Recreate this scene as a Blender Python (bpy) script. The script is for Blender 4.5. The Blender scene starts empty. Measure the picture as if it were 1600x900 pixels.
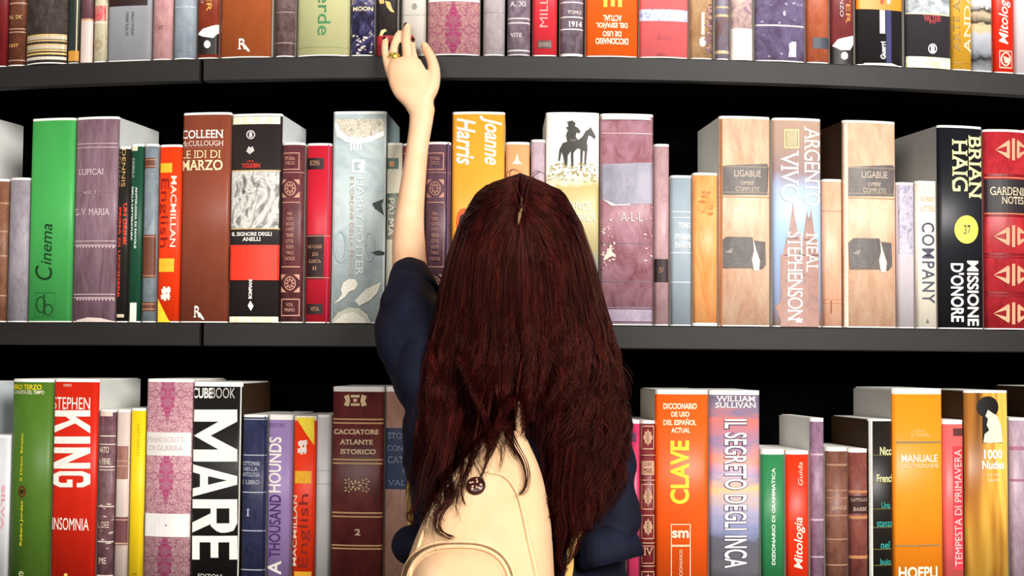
import bpy, bmesh, math, random
import numpy as np
from mathutils import Vector, Matrix, noise
from mathutils.bvhtree import BVHTree

scene = bpy.context.scene
COL = scene.collection
random.seed(7)
rng = np.random.default_rng(7)

# ------------------------------------------------------------------ camera, light, exposure
FOC = 2160.0                       # focal length in pixels of the 1600x900 frame
CAM_Z = 1.35
PITCH = math.radians(2.9)
ROLL = math.radians(0.43)
cam_data = bpy.data.cameras.new('camera')
cam_data.sensor_width = 36.0
cam_data.lens = FOC / 1600 * 36.0
cam_data.clip_start = 0.05
cam = bpy.data.objects.new('camera', cam_data)
COL.objects.link(cam)
CAM_R = Matrix.Rotation(math.pi / 2 + PITCH, 3, 'X') @ Matrix.Rotation(ROLL, 3, 'Z')
CAM_O = Vector((0, 0, CAM_Z))
cam.matrix_world = Matrix.Translation(CAM_O) @ CAM_R.to_4x4()
scene.camera = cam

world = bpy.data.worlds.new('world')
scene.world = world
world.use_nodes = True
world.node_tree.nodes['Background'].inputs[0].default_value = (1.0, 0.97, 0.93, 1)
world.node_tree.nodes['Background'].inputs[1].default_value = 0.07


def area_light(name, loc, aim, size, size_y, energy, color):
    d = bpy.data.lights.new(name, 'AREA')
    d.shape = 'RECTANGLE'
    d.size, d.size_y, d.energy, d.color = size, size_y, energy, color
    o = bpy.data.objects.new(name, d)
    COL.objects.link(o)
    o.location = loc
    o.rotation_euler = (Vector(aim) - Vector(loc)).to_track_quat('-Z', 'Y').to_euler()
    return o


area_light('ceiling_light_key', (2.3, -1.9, 3.1), (0.30, 2.4, 1.35), 1.9, 1.5, 385, (1.0, 0.965, 0.92))
area_light('fill_light', (-1.3, -2.3, 2.7), (0.0, 2.4, 1.4), 2.0, 1.4, 125, (1.0, 0.95, 0.90))  # added fill lamp, brightens the left-facing sides of the books

vs = scene.view_settings
vs.view_transform = 'Standard'
vs.look = 'None'
vs.gamma = 1.0
vs.use_curve_mapping = False
vs.exposure = 0.0


# ------------------------------------------------------------------ pixel -> world
def ray(px, py):
    d = CAM_R @ Vector(((px - 800) / FOC, (450 - py) / FOC, -1.0))
    return d


def P(px, py, Y):
    d = ray(px, py)
    return CAM_O + d * (Y / d.y)


Y0, KC = 2.40, 0.14


def front_y(x):
    return Y0 + KC * x * x


def on_front(px, py):
    """point of the curved line of spines seen at this pixel"""
    Y = Y0
    for _ in range(12):
        p = P(px, py, Y)
        Y = 0.5 * Y + 0.5 * front_y(p.x)
    return P(px, py, Y)


# ------------------------------------------------------------------ materials
def lin(h):
    h = h.lstrip('#')
    c = [int(h[i:i + 2], 16) / 255 for i in (0, 2, 4)]
    return tuple(x / 12.92 if x <= 0.04045 else ((x + 0.055) / 1.055) ** 2.4 for x in c) + (1.0,)


MATS = {}


def new_mat(name):
    m = bpy.data.materials.new(name)
    m.use_nodes = True
    nt = m.node_tree
    b = nt.nodes['Principled BSDF']
    return m, nt, b


def N(nt, kind, **kw):
    n = nt.nodes.new(kind)
    for k, v in kw.items():
        if k in n.inputs:
            n.inputs[k].default_value = v
        else:
            setattr(n, k, v)
    return n


def coords(nt, scale=(1, 1, 1), loc=(0, 0, 0)):
    tc = N(nt, 'ShaderNodeTexCoord')
    mp = N(nt, 'ShaderNodeMapping')
    mp.inputs['Scale'].default_value = scale
    mp.inputs['Location'].default_value = loc
    nt.links.new(tc.outputs['Object'], mp.inputs['Vector'])
    return mp.outputs['Vector']


def ramp(nt, fac, stops, interp='LINEAR'):
    r = N(nt, 'ShaderNodeValToRGB')
    r.color_ramp.interpolation = interp
    els = r.color_ramp.elements
    while len(els) < len(stops):
        els.new(0.5)
    for e, (p, c) in zip(els, stops):
        e.position = p
        e.color = lin(c) if isinstance(c, str) else c
    nt.links.new(fac, r.inputs['Fac'])
    return r.outputs['Color']


def bump(nt, b, height, strength=0.3, dist=0.002):
    bp = N(nt, 'ShaderNodeBump')
    bp.inputs['Strength'].default_value = strength
    bp.inputs['Distance'].default_value = dist
    nt.links.new(height, bp.inputs['Height'])
    nt.links.new(bp.outputs['Normal'], b.inputs['Normal'])


def shade(h, k):
    c = lin(h)
    return tuple(min(1, x * k) for x in c[:3]) + (1,)


def ink(h, rough=0.45):
    k = ('ink', h, rough)
    if k not in MATS:
        m, nt, b = new_mat('print_' + h)
        b.inputs['Base Color'].default_value = lin(h)
        b.inputs['Roughness'].default_value = rough
        b.inputs['Specular IOR Level'].default_value = 0.25
        n = N(nt, 'ShaderNodeTexNoise', Scale=220.0, Detail=2.0)
        nt.links.new(coords(nt), n.inputs['Vector'])
        c = ramp(nt, n.outputs['Fac'], [(0.3, shade(h, 0.86)), (0.7, shade(h, 1.08))])
        nt.links.new(c, b.inputs['Base Color'])
        MATS[k] = m
    return MATS[k]


def plain(h, rough=0.42, spec=0.35, grain=30.0, amt=0.10):
    k = ('plain', h, rough, spec, grain, amt)
    if k not in MATS:
        m, nt, b = new_mat('cover_' + h)
        n = N(nt, 'ShaderNodeTexNoise', Scale=grain, Detail=5.0, Roughness=0.6)
        nt.links.new(coords(nt, (1, 1, 0.35)), n.inputs['Vector'])
        c = ramp(nt, n.outputs['Fac'], [(0.3, shade(h, 1 - amt)), (0.7, shade(h, 1 + amt))])
        nt.links.new(c, b.inputs['Base Color'])
        b.inputs['Roughness'].default_value = rough
        b.inputs['Specular IOR Level'].default_value = spec
        n2 = N(nt, 'ShaderNodeTexNoise', Scale=400.0, Detail=2.0)
        nt.links.new(coords(nt), n2.inputs['Vector'])
        bump(nt, b, n2.outputs['Fac'], 0.12, 0.0006)
        MATS[k] = m
    return MATS[k]


def leather(c1, c2, scale=28.0, sx=1.0, sz=0.5, wear=None, rough=0.42):
    k = ('leather', c1, c2, scale, sx, sz, wear, rough)
    if k not in MATS:
        m, nt, b = new_mat('leather_' + c1)
        v = coords(nt, (sx, 1, sz), (random.random() * 5, 0, random.random() * 5))
        n = N(nt, 'ShaderNodeTexNoise', Scale=scale * 2.2, Detail=10.0, Roughness=0.72, Distortion=0.6)
        nt.links.new(v, n.inputs['Vector'])
        stops = [(0.33, c1), (0.62, c2)]
        if wear:
            stops += [(0.70, c2), (0.76, wear)]
        c = ramp(nt, n.outputs['Fac'], stops)
        nt.links.new(c, b.inputs['Base Color'])
        b.inputs['Roughness'].default_value = rough
        b.inputs['Specular IOR Level'].default_value = 0.35
        n2 = N(nt, 'ShaderNodeTexNoise', Scale=260.0, Detail=4.0)
        nt.links.new(coords(nt), n2.inputs['Vector'])
        bump(nt, b, n2.outputs['Fac'], 0.25, 0.001)
        MATS[k] = m
    return MATS[k]


def damask(c1, c2, c3, period=0.145, scale=62.0):
    """mirror-symmetric woven ornament repeating up the spine"""
    k = ('damask', c1, c2, c3, period)
    if k not in MATS:
        m, nt, b = new_mat('damask_' + c1)
        tc = N(nt, 'ShaderNodeTexCoord')
        sp = N(nt, 'ShaderNodeSeparateXYZ')
        nt.links.new(tc.outputs['Object'], sp.inputs[0])
        ab = N(nt, 'ShaderNodeMath', operation='ABSOLUTE')
        nt.links.new(sp.outputs['X'], ab.inputs[0])
        pp = N(nt, 'ShaderNodeMath', operation='PINGPONG')
        pp.inputs[1].default_value = period / 2
        of = N(nt, 'ShaderNodeMath', operation='ADD')
        of.inputs[1].default_value = 0.29 - 0.045
        nt.links.new(sp.outputs['Z'], of.inputs[0])
        nt.links.new(of.outputs[0], pp.inputs[0])
        cb = N(nt, 'ShaderNodeCombineXYZ')
        nt.links.new(ab.outputs[0], cb.inputs['X'])
        nt.links.new(pp.outputs[0], cb.inputs['Z'])
        n = N(nt, 'ShaderNodeTexNoise', Scale=scale, Detail=3.0, Roughness=0.6, Distortion=1.6)
        nt.links.new(cb.outputs[0], n.inputs['Vector'])
        n1 = N(nt, 'ShaderNodeTexNoise', Scale=scale * 3.2, Detail=2.0, Distortion=0.8)
        nt.links.new(cb.outputs[0], n1.inputs['Vector'])
        # medallion: ellipse around the axis, at each repeat
        ex = N(nt, 'ShaderNodeMath', operation='MULTIPLY')
        ex.inputs[1].default_value = 36.0
        nt.links.new(ab.outputs[0], ex.inputs[0])
        ez = N(nt, 'ShaderNodeMath', operation='MULTIPLY')
        ez.inputs[1].default_value = 8.5
        nt.links.new(pp.outputs[0], ez.inputs[0])
        ad = N(nt, 'ShaderNodeMath', operation='ADD')
        nt.links.new(ex.outputs[0], ad.inputs[0])
        nt.links.new(ez.outputs[0], ad.inputs[1])
        am = N(nt, 'ShaderNodeMath', operation='MULTIPLY_ADD')
        am.inputs[1].default_value = 0.95
        nt.links.new(n.outputs['Fac'], am.inputs[0])
        nt.links.new(ad.outputs[0], am.inputs[2])
        med = ramp(nt, am.outputs[0], [(0.0, '#ffffff'), (0.98, '#ffffff'), (1.0, '#000000')])
        base = ramp(nt, n1.outputs['Fac'], [(0.42, c1), (0.48, c3), (0.54, c3), (0.60, c1)])
        core = ramp(nt, n1.outputs['Fac'], [(0.42, c2), (0.55, c1)])
        mx = N(nt, 'ShaderNodeMix', data_type='RGBA')
        sc = N(nt, 'ShaderNodeMath', operation='MULTIPLY')
        sc.inputs[1].default_value = 0.9
        nt.links.new(med, sc.inputs[0])
        nt.links.new(sc.outputs[0], mx.inputs[0])
        nt.links.new(base, mx.inputs[6])
        nt.links.new(core, mx.inputs[7])
        nt.links.new(mx.outputs[2], b.inputs['Base Color'])
        b.inputs['Roughness'].default_value = 0.5
        b.inputs['Specular IOR Level'].default_value = 0.3
        bump(nt, b, n1.outputs['Fac'], 0.2, 0.001)
        MATS[k] = m
    return MATS[k]


def art(stops, scale=22.0, stretch=(1, 1, 1), distort=1.2, detail=5.0, rough=0.4):
    """printed picture: blotches of several inks"""
    k = ('art', tuple(stops), scale, stretch, distort)
    if k not in MATS:
        m, nt, b = new_mat('printed_picture')
        v = coords(nt, stretch, (random.random() * 9, 0, random.random() * 9))
        n = N(nt, 'ShaderNodeTexNoise', Scale=scale, Detail=detail, Roughness=0.6, Distortion=distort)
        nt.links.new(v, n.inputs['Vector'])
        nt.links.new(ramp(nt, n.outputs['Fac'], stops), b.inputs['Base Color'])
        b.inputs['Roughness'].default_value = rough
        b.inputs['Specular IOR Level'].default_value = 0.35
        MATS[k] = m
    return MATS[k]


def zart(h, stops, scale=14.0, amt=0.25, stretch=(1, 1, 1)):
    """printed picture made of coloured zones up a spine of height h (stops in fractions of h)"""
    m, nt, b = new_mat('printed_zones')
    tc = N(nt, 'ShaderNodeTexCoord')
    sp = N(nt, 'ShaderNodeSeparateXYZ')
    nt.links.new(tc.outputs['Object'], sp.inputs[0])
    n = N(nt, 'ShaderNodeTexNoise', Scale=scale, Detail=6.0, Roughness=0.6, Distortion=0.8)
    nt.links.new(coords(nt, stretch, (random.random() * 9, 0, 3)), n.inputs['Vector'])
    dv = N(nt, 'ShaderNodeMath', operation='DIVIDE')
    dv.inputs[1].default_value = h
    nt.links.new(sp.outputs['Z'], dv.inputs[0])
    sb = N(nt, 'ShaderNodeMath', operation='SUBTRACT')
    sb.inputs[1].default_value = 0.5
    nt.links.new(n.outputs['Fac'], sb.inputs[0])
    ma = N(nt, 'ShaderNodeMath', operation='MULTIPLY_ADD')
    ma.inputs[1].default_value = amt
    nt.links.new(sb.outputs[0], ma.inputs[0])
    nt.links.new(dv.outputs[0], ma.inputs[2])
    nt.links.new(ramp(nt, ma.outputs[0], stops), b.inputs['Base Color'])
    b.inputs['Roughness'].default_value = 0.4
    b.inputs['Specular IOR Level'].default_value = 0.35
    return m


def paper_mat():
    k = 'paper'
    if k not in MATS:
        m, nt, b = new_mat('page_paper')
        n = N(nt, 'ShaderNodeTexNoise', Scale=14.0, Detail=3.0)
        nt.links.new(coords(nt, (60, 1, 1)), n.inputs['Vector'])
        nt.links.new(ramp(nt, n.outputs['Fac'], [(0.3, '#ece8e0'), (0.7, '#faf7f1')]), b.inputs['Base Color'])
        b.inputs['Roughness'].default_value = 0.8
        b.inputs['Specular IOR Level'].default_value = 0.1
        MATS[k] = m
    return MATS[k]


# ------------------------------------------------------------------ object helpers
def link_mesh(name, me, mat, parent=None, smooth=False):
    if isinstance(me, bmesh.types.BMesh):
        bm = me
        me = bpy.data.meshes.new(name)
        bm.to_mesh(me)
        bm.free()
    o = bpy.data.objects.new(name, me)
    COL.objects.link(o)
    if mat is not None:
        me.materials.append(mat)
    if parent is not None:
        o.parent = parent
    if smooth:
        me.polygons.foreach_set('use_smooth', [True] * len(me.polygons))
    return o


def thing(name, label, cat, loc=(0, 0, 0), rz=0.0, group=None):
    o = bpy.data.objects.new(name, None)
    COL.objects.link(o)
    o.empty_display_size = 0.05
    o.location = loc
    o.rotation_euler = (0, 0, rz)
    o['label'] = label
    o['category'] = cat
    if group:
        o['group'] = group
    return o


def box_bm(x0, y0, z0, x1, y1, z1, bevel=0.0, bm=None):
    bm = bm or bmesh.new()
    vs_ = [bm.verts.new(c) for c in ((x0, y0, z0), (x1, y0, z0), (x1, y1, z0), (x0, y1, z0),
                                     (x0, y0, z1), (x1, y0, z1), (x1, y1, z1), (x0, y1, z1))]
    for f in ((3, 2, 1, 0), (4, 5, 6, 7), (0, 1, 5, 4), (1, 2, 6, 5), (2, 3, 7, 6), (3, 0, 4, 7)):
        bm.faces.new([vs_[i] for i in f])
    if bevel:
        bmesh.ops.bevel(bm, geom=bm.edges[:], offset=bevel, segments=2, affect='EDGES', profile=0.7)
    return bm


def curved_slab(x0, x1, z0, z1, off_front, depth, n=40, bevel=0.002):
    """board following the curve of the wall of books"""
    bm = bmesh.new()
    rows = []
    for i in range(n + 1):
        x = x0 + (x1 - x0) * i / n
        yf = front_y(x) + off_front
        sl = 2 * KC * x
        nx, ny = -sl, 1.0
        l = math.hypot(nx, ny)
        nx, ny = nx / l, ny / l
        b = bevel
        prof = [(0, z0 + b), (0, z1 - b), (b, z1), (depth, z1), (depth, z0), (b, z0)]
        rows.append([bm.verts.new((x + nx * d, yf + ny * d, z)) for d, z in prof])
    k = 6
    for i in range(n):
        for j in range(k):
            a, b_ = rows[i], rows[i + 1]
            bm.faces.new((a[j], a[(j + 1) % k], b_[(j + 1) % k], b_[j]))
    bm.faces.new(rows[0][::-1])
    bm.faces.new(rows[-1])
    bmesh.ops.recalc_face_normals(bm, faces=bm.faces[:])
    return bm


# ------------------------------------------------------------------ setting: floor and the built-in bookcase
fm, fnt, fb = new_mat('floor_vinyl')
fn = N(fnt, 'ShaderNodeTexNoise', Scale=6.0, Detail=6.0)
fnt.links.new(coords(fnt), fn.inputs['Vector'])
fnt.links.new(ramp(fnt, fn.outputs['Fac'], [(0.3, '#4b4742'), (0.7, '#5d5852')]), fb.inputs['Base Color'])
fb.inputs['Roughness'].default_value = 0.6
floor = link_mesh('floor', box_bm(-3.2, -2.6, -0.08, 3.2, 3.6, 0.0), fm)
floor['kind'] = 'structure'

ZR = [P(800, 88, Y0).z, P(800, 507, Y0).z, P(800, 926, Y0).z]      # tops of the three boards
BT = 0.041                                                          # board thickness

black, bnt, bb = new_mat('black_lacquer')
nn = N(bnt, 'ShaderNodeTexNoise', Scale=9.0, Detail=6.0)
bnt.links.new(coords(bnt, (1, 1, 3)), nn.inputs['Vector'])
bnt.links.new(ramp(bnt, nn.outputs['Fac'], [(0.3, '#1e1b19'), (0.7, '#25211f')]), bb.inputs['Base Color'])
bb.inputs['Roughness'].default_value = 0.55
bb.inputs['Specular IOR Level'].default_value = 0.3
deep, dnt, db = new_mat('shelf_shade_black')  # near-black for boards and back panel, shelf shade put into the colour
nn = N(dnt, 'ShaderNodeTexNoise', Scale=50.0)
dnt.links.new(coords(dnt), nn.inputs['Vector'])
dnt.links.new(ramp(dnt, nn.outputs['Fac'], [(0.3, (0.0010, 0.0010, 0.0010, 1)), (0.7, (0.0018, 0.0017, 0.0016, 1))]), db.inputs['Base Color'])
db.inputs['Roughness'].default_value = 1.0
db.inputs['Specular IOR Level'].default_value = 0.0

bookcase = thing('bookcase', 'long curved black bookcase whose shelves carry every row of books', 'bookcase', (0, 0, 0))
SEAM = [on_front(316, 112).x, on_front(316, 530).x, on_front(316, 950).x]
DEPTH = 0.27
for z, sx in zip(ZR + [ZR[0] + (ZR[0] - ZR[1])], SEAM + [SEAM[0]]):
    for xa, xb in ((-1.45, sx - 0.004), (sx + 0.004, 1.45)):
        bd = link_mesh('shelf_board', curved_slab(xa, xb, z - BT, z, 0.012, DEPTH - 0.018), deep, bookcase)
        link_mesh('edge_strip', curved_slab(xa, xb, z - BT, z, -0.006, 0.018), black, bd)  # separate strip added so only the front face stays grey, without painted shade
link_mesh('back_panel', curved_slab(-1.47, 1.47, 0.0, ZR[0] + 0.60, DEPTH - 0.004, 0.02), deep, bookcase)
link_mesh('plinth', curved_slab(-1.45, 1.45, 0.0, ZR[2] - BT - 0.002, 0.03, 0.20), black, bookcase)


# ------------------------------------------------------------------ books
ORIENT = {'h': lambda a, b: (a, b), 'd': lambda a, b: (b, 1 - a), 'u': lambda a, b: (1 - b, a), 'f': lambda a, b: (1 - a, 1 - b)}
FONT_CACHE = {}


def text_mesh(s, bold=0.0, shear=0.0, serif=False, space=1.0):
    """flat lettering, normalised to the unit square: (verts Nx2, faces)"""
    key = (s, bold, shear, serif, space)
    if key in FONT_CACHE:
        return FONT_CACHE[key]
    cu = bpy.data.curves.new('lettering', 'FONT')
    cu.body = s
    cu.size = 1.0
    cu.offset = bold
    cu.shear = shear
    cu.space_character = space
    cu.resolution_u = 4
    o = bpy.data.objects.new('lettering', cu)
    COL.objects.link(o)
    dg = bpy.context.evaluated_depsgraph_get()
    me = bpy.data.meshes.new_from_object(o.evaluated_get(dg))
    bpy.data.objects.remove(o)
    bpy.data.curves.remove(cu)
    v = np.array([(p.co.x, p.co.y) for p in me.vertices], dtype=float)
    f = [tuple(p.vertices) for p in me.polygons]
    if serif and len(v):
        cnt = {}
        for t in f:
            for i in range(len(t)):
                e = tuple(sorted((t[i], t[(i + 1) % len(t)])))
                cnt[e] = cnt.get(e, 0) + 1
        ylo, yhi = 0.0, v[:, 1].max()
        caps = [y for y in v[:, 1]]
        yhi = np.median([y for y in caps if y > 0.8 * yhi]) if len(caps) else yhi
        vl = v.tolist()
        for (a, b), c in cnt.items():
            if c != 1:
                continue
            for yy, sg in ((ylo, 1), (yhi, -1)):
                if abs(v[a][1] - yy) < 0.015 + bold and abs(v[b][1] - yy) < 0.015 + bold:
                    x0, x1 = sorted((v[a][0], v[b][0]))
                    if 0.03 < x1 - x0 < 0.30:
                        k = len(vl)
                        y0 = v[a][1]
                        y1 = y0 + sg * 0.055
                        vl += [[x0 - .07, y0], [x1 + .07, y0], [x1 + .07, y1], [x0 - .07, y1]]
                        f.append((k, k + 1, k + 2, k + 3) if sg > 0 else (k + 3, k + 2, k + 1, k))
        v = np.array(vl)
    lo, hi = v.min(0), v.max(0)
    v = (v - lo) / np.maximum(hi - lo, 1e-6)
    bpy.data.meshes.remove(me)
    FONT_CACHE[key] = (v, f)
    return v, f


SPINE_STEPS = [-1, -.985, -.96, -.92, -.86, -.75, -.6, -.4, -.2, 0, .2, .4, .6, .75, .86, .92, .96, .985, 1]


class Book:
    pass


GROUPS = ['books on the top shelf', 'books on the middle shelf', 'books on the bottom shelf']
ROWBOT = [88, 507, 926]


def flat_piece(bk, name, polys, mat, level):
    """print or label lying on the curved spine; polys in (u, z)"""
    bm = bmesh.new()
    for poly in polys:
        vsx = [bm.verts.new((u, 0, z)) for u, z in poly]
        try:
            bm.faces.new(vsx)
        except ValueError:
            pass
    finish_piece(bk, name, bm, mat, level)


def finish_piece(bk, name, bm, mat, level):
    for q in SPINE_STEPS[1:-1]:
        x = q * bk.w / 2
        bmesh.ops.bisect_plane(bm, geom=bm.verts[:] + bm.edges[:] + bm.faces[:], plane_co=(x, 0, 0), plane_no=(1, 0, 0), dist=1e-6)
    lim = 0.985 * bk.w / 2
    for v in bm.verts:
        v.co.x = min(lim, max(-lim, v.co.x))
        v.co.z = min(bk.h - 0.0005, max(0.0005, v.co.z))
        v.co.y = bk.curve(v.co.x) - 0.0004 - 0.00018 * level
    bm.normal_update()
    fl = [f for f in bm.faces if f.normal.y > 0]
    if fl:
        bmesh.ops.reverse_faces(bm, faces=fl)
    return link_mesh(name, bm, mat, bk.spine)


def draw(bk, items):
    lv = 0
    for it in items:
        lv += 1
        k = it[0]
        if k == 't':
            _, s, x0, y0, x1, y1, c, ori = it[:8]
            o = it[8] if len(it) > 8 else {}
            v, f = text_mesh(s, o.get('b', 0), o.get('i', 0), o.get('s', False), o.get('sp', 1.0))
            (ua, za), (ub, zb) = bk.uv(x0, y1), bk.uv(x1, y0)
            bm = bmesh.new()
            fn_ = ORIENT[ori]
            bv = []
            for a, b in v:
                p, q = fn_(a, b)
                bv.append(bm.verts.new((ua + (ub - ua) * p, 0, za + (zb - za) * q)))
            for t in f:
                try:
                    bm.faces.new([bv[i] for i in t])
                except ValueError:
                    pass
            finish_piece(bk, o.get('n', 'title'), bm, ink(c), lv)
        elif k == 'r':
            _, x0, y0, x1, y1, c = it[:6]
            nm = it[6] if len(it) > 6 else 'label_panel'
            (ua, za), (ub, zb) = bk.uv(x0, y1), bk.uv(x1, y0)
            ua, ub = max(ua, -bk.w / 2), min(ub, bk.w / 2)
            flat_piece(bk, nm, [[(ua, za), (ub, za), (ub, zb), (ua, zb)]], c if not isinstance(c, str) else ink(c), lv)
        elif k == 'h':                       # bands right across: list of (y, thickness)
            _, ys, c = it[:3]
            nm = it[3] if len(it) > 3 else 'band'
            for (y, t) in ys:
                z = bk.uv((bk.x0 + bk.x1) / 2, y)[1]
                t = t / 900.0
                flat_piece(bk, nm, [[(-bk.w / 2, z - t / 2), (bk.w / 2, z - t / 2), (bk.w / 2, z + t / 2), (-bk.w / 2, z + t / 2)]], ink(c, 0.35), lv)
        elif k == 'p':
            _, pts, c = it[:3]
            nm = it[3] if len(it) > 3 else 'emblem'
            flat_piece(bk, nm, [[bk.uv(*q) for q in pts]], c if not isinstance(c, str) else ink(c), lv)
        elif k == 'pp':
            _, plist, c = it[:3]
            nm = it[3] if len(it) > 3 else 'emblem'
            flat_piece(bk, nm, [[bk.uv(*q) for q in pts] for pts in plist], c if not isinstance(c, str) else ink(c), lv)
        elif k == 'd':
            _, cx, cy, rx, ry, c = it[:6]
            nm = it[6] if len(it) > 6 else 'emblem'
            flat_piece(bk, nm, [[bk.uv(cx + rx * math.cos(a * math.pi / 16), cy + ry * math.sin(a * math.pi / 16)) for a in range(32)]], ink(c), lv)
        elif k == 'o':                       # ring
            _, cx, cy, rx, ry, t, c = it[:7]
            ps = []
            for a in range(24):
                a0, a1 = a * math.pi / 12, (a + 1) * math.pi / 12
                ps.append([bk.uv(cx + r * rx_ * math.cos(q), cy + r2 * math.sin(q)) for r, rx_, r2, q in
                           ((1, rx, ry, a0), (1, rx, ry, a1), (1, rx - t, ry - t, a1), (1, rx - t, ry - t, a0))])
            flat_piece(bk, it[7] if len(it) > 7 else 'emblem', ps, ink(c), lv)
        elif k == 'f':                       # ruled frame
            _, x0, y0, x1, y1, t, c = it[:7]
            ps = []
            for (a, b, c_, d) in ((x0, y0, x1, y0 + t), (x0, y1 - t, x1, y1), (x0, y0 + t, x0 + t, y1 - t), (x1 - t, y0 + t, x1, y1 - t)):
                (ua, za), (ub, zb) = bk.uv(a, d), bk.uv(c_, b)
                ps.append([(ua, za), (ub, za), (ub, zb), (ua, zb)])
            flat_piece(bk, 'frame_rule', ps, ink(c), lv)


STEM = [(0, 0), (.27, 0), (.27, 1), (0, 1)]
BLOCK = {
    'M': [[(0, 0), (.23, 0), (.23, 1), (0, 1)], [(.77, 0), (1, 0), (1, 1), (.77, 1)], [(.23, 1), (.5, .42), (.5, .04), (.23, .60)], [(.5, .42), (.77, 1), (.77, .60), (.5, .04)]],
    'A': [[(0, 0), (.25, 0), (.5, .78), (.5, 1), (.37, 1)], [(1, 0), (.63, 1), (.5, 1), (.5, .78), (.75, 0)], [(.308, .18), (.692, .18), (.635, .36), (.365, .36)]],
    'R': [STEM, [(.27, 1), (.72, 1), (.94, .92), (.98, .83), (.27, .83)], [(.72, .83), (.98, .83), (1, .75), (1, .64), (.95, .55), (.72, .55)], [(.27, .55), (.95, .55), (.80, .42), (.27, .42)], [(.42, .42), (.74, .42), (1, 0), (.70, 0)]],
    'E': [STEM, [(.27, 1), (1, 1), (1, .83), (.27, .83)], [(.27, .59), (.92, .59), (.92, .42), (.27, .42)], [(.27, .17), (1, .17), (1, 0), (.27, 0)]],
    'K': [STEM, [(.27, .62), (.68, 1), (1, 1), (.27, .36)], [(.42, .50), (.56, .62), (1, 0), (.70, 0)]],
    'I': [[(0, 0), (1, 0), (1, 1), (0, 1)]],
    'N': [STEM, [(.73, 0), (1, 0), (1, 1), (.73, 1)], [(.27, 1), (.73, .40), (.73, 0), (.27, .60)]],
    'G': [[(0, .2), (.27, .25), (.27, .75), (0, .8)], [(0, .8), (.27, .75), (.34, .83), (.34, 1), (.2, 1)], [(.34, .83), (.66, .83), (.66, 1), (.34, 1)], [(.66, .83), (.73, .76), (.73, .66), (1, .66), (1, .82), (.8, 1), (.66, 1)],
          [(0, .2), (.2, 0), (.34, 0), (.34, .17), (.27, .25)], [(.34, 0), (.66, 0), (.66, .17), (.34, .17)], [(.66, 0), (.8, 0), (1, .2), (1, .40), (.73, .40), (.73, .25), (.66, .17)], [(.52, .40), (1, .40), (1, .55), (.52, .55)]],
}


def block(letters, x0, x1, c):
    """heavy capitals reading down the spine; letters: (char, y0, y1)"""
    out = []
    for ch, ya, yb in letters:
        for poly in BLOCK[ch]:
            out.append([(x0 + (x1 - x0) * q, ya + (yb - ya) * p) for p, q in poly])
    return ('pp', out, c, 'title_lettering')


def rosette(cx, cy, rx, ry, c, n=8):
    """small gilt ornament: petals round an eye"""
    out = []
    for i in range(n):
        a = 2 * math.pi * i / n
        a0, a1 = a - 0.28, a + 0.28
        out.append([(cx + 0.25 * rx * math.cos(a), cy + 0.25 * ry * math.sin(a)), (cx + 0.75 * rx * math.cos(a0), cy + 0.75 * ry * math.sin(a0)),
                    (cx + rx * math.cos(a), cy + ry * math.sin(a)), (cx + 0.75 * rx * math.cos(a1), cy + 0.75 * ry * math.sin(a1))])
    return ('pp', out, c, 'ornament')


def lozenge(cx, cy, rx, ry, c):
    out = []
    for sx in (-1, 1):
        for sy in (-1, 1):
            out.append([(cx + sx * rx, cy), (cx + sx * rx * 0.25, cy + sy * ry * 0.9), (cx + sx * rx * 0.32, cy + sy * ry * 0.35)])
    for i in (-1, 0, 1):
        out.append([(cx + i * rx * .3 - rx * .09, cy - ry * (1 - .25 * abs(i))), (cx + i * rx * .3 + rx * .09, cy - ry * (1 - .25 * abs(i))),
                    (cx + i * rx * .3 + rx * .09, cy + ry * (1 - .25 * abs(i))), (cx + i * rx * .3 - rx * .09, cy + ry * (1 - .25 * abs(i)))])
    return ('pp', out, c, 'ornament')


def fleck(x0, y0, x1, y1, n, c, s=2.0, seed=1):
    """scuffed flakes where the print has worn off"""
    r = random.Random(seed)
    out = []
    for _ in range(n):
        cx, cy, a, q = r.uniform(x0, x1), r.uniform(y0, y1), r.uniform(0, 6.3), r.uniform(.4, 1.3) * s
        out.append([(cx + q * (1 + .8 * r.random()) * math.cos(a + t * 1.2566) * (1.6 if t % 2 else .7), cy + q * math.sin(a + t * 1.2566)) for t in range(5)])
    return ('pp', out, c, 'worn_fleck')


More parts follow.
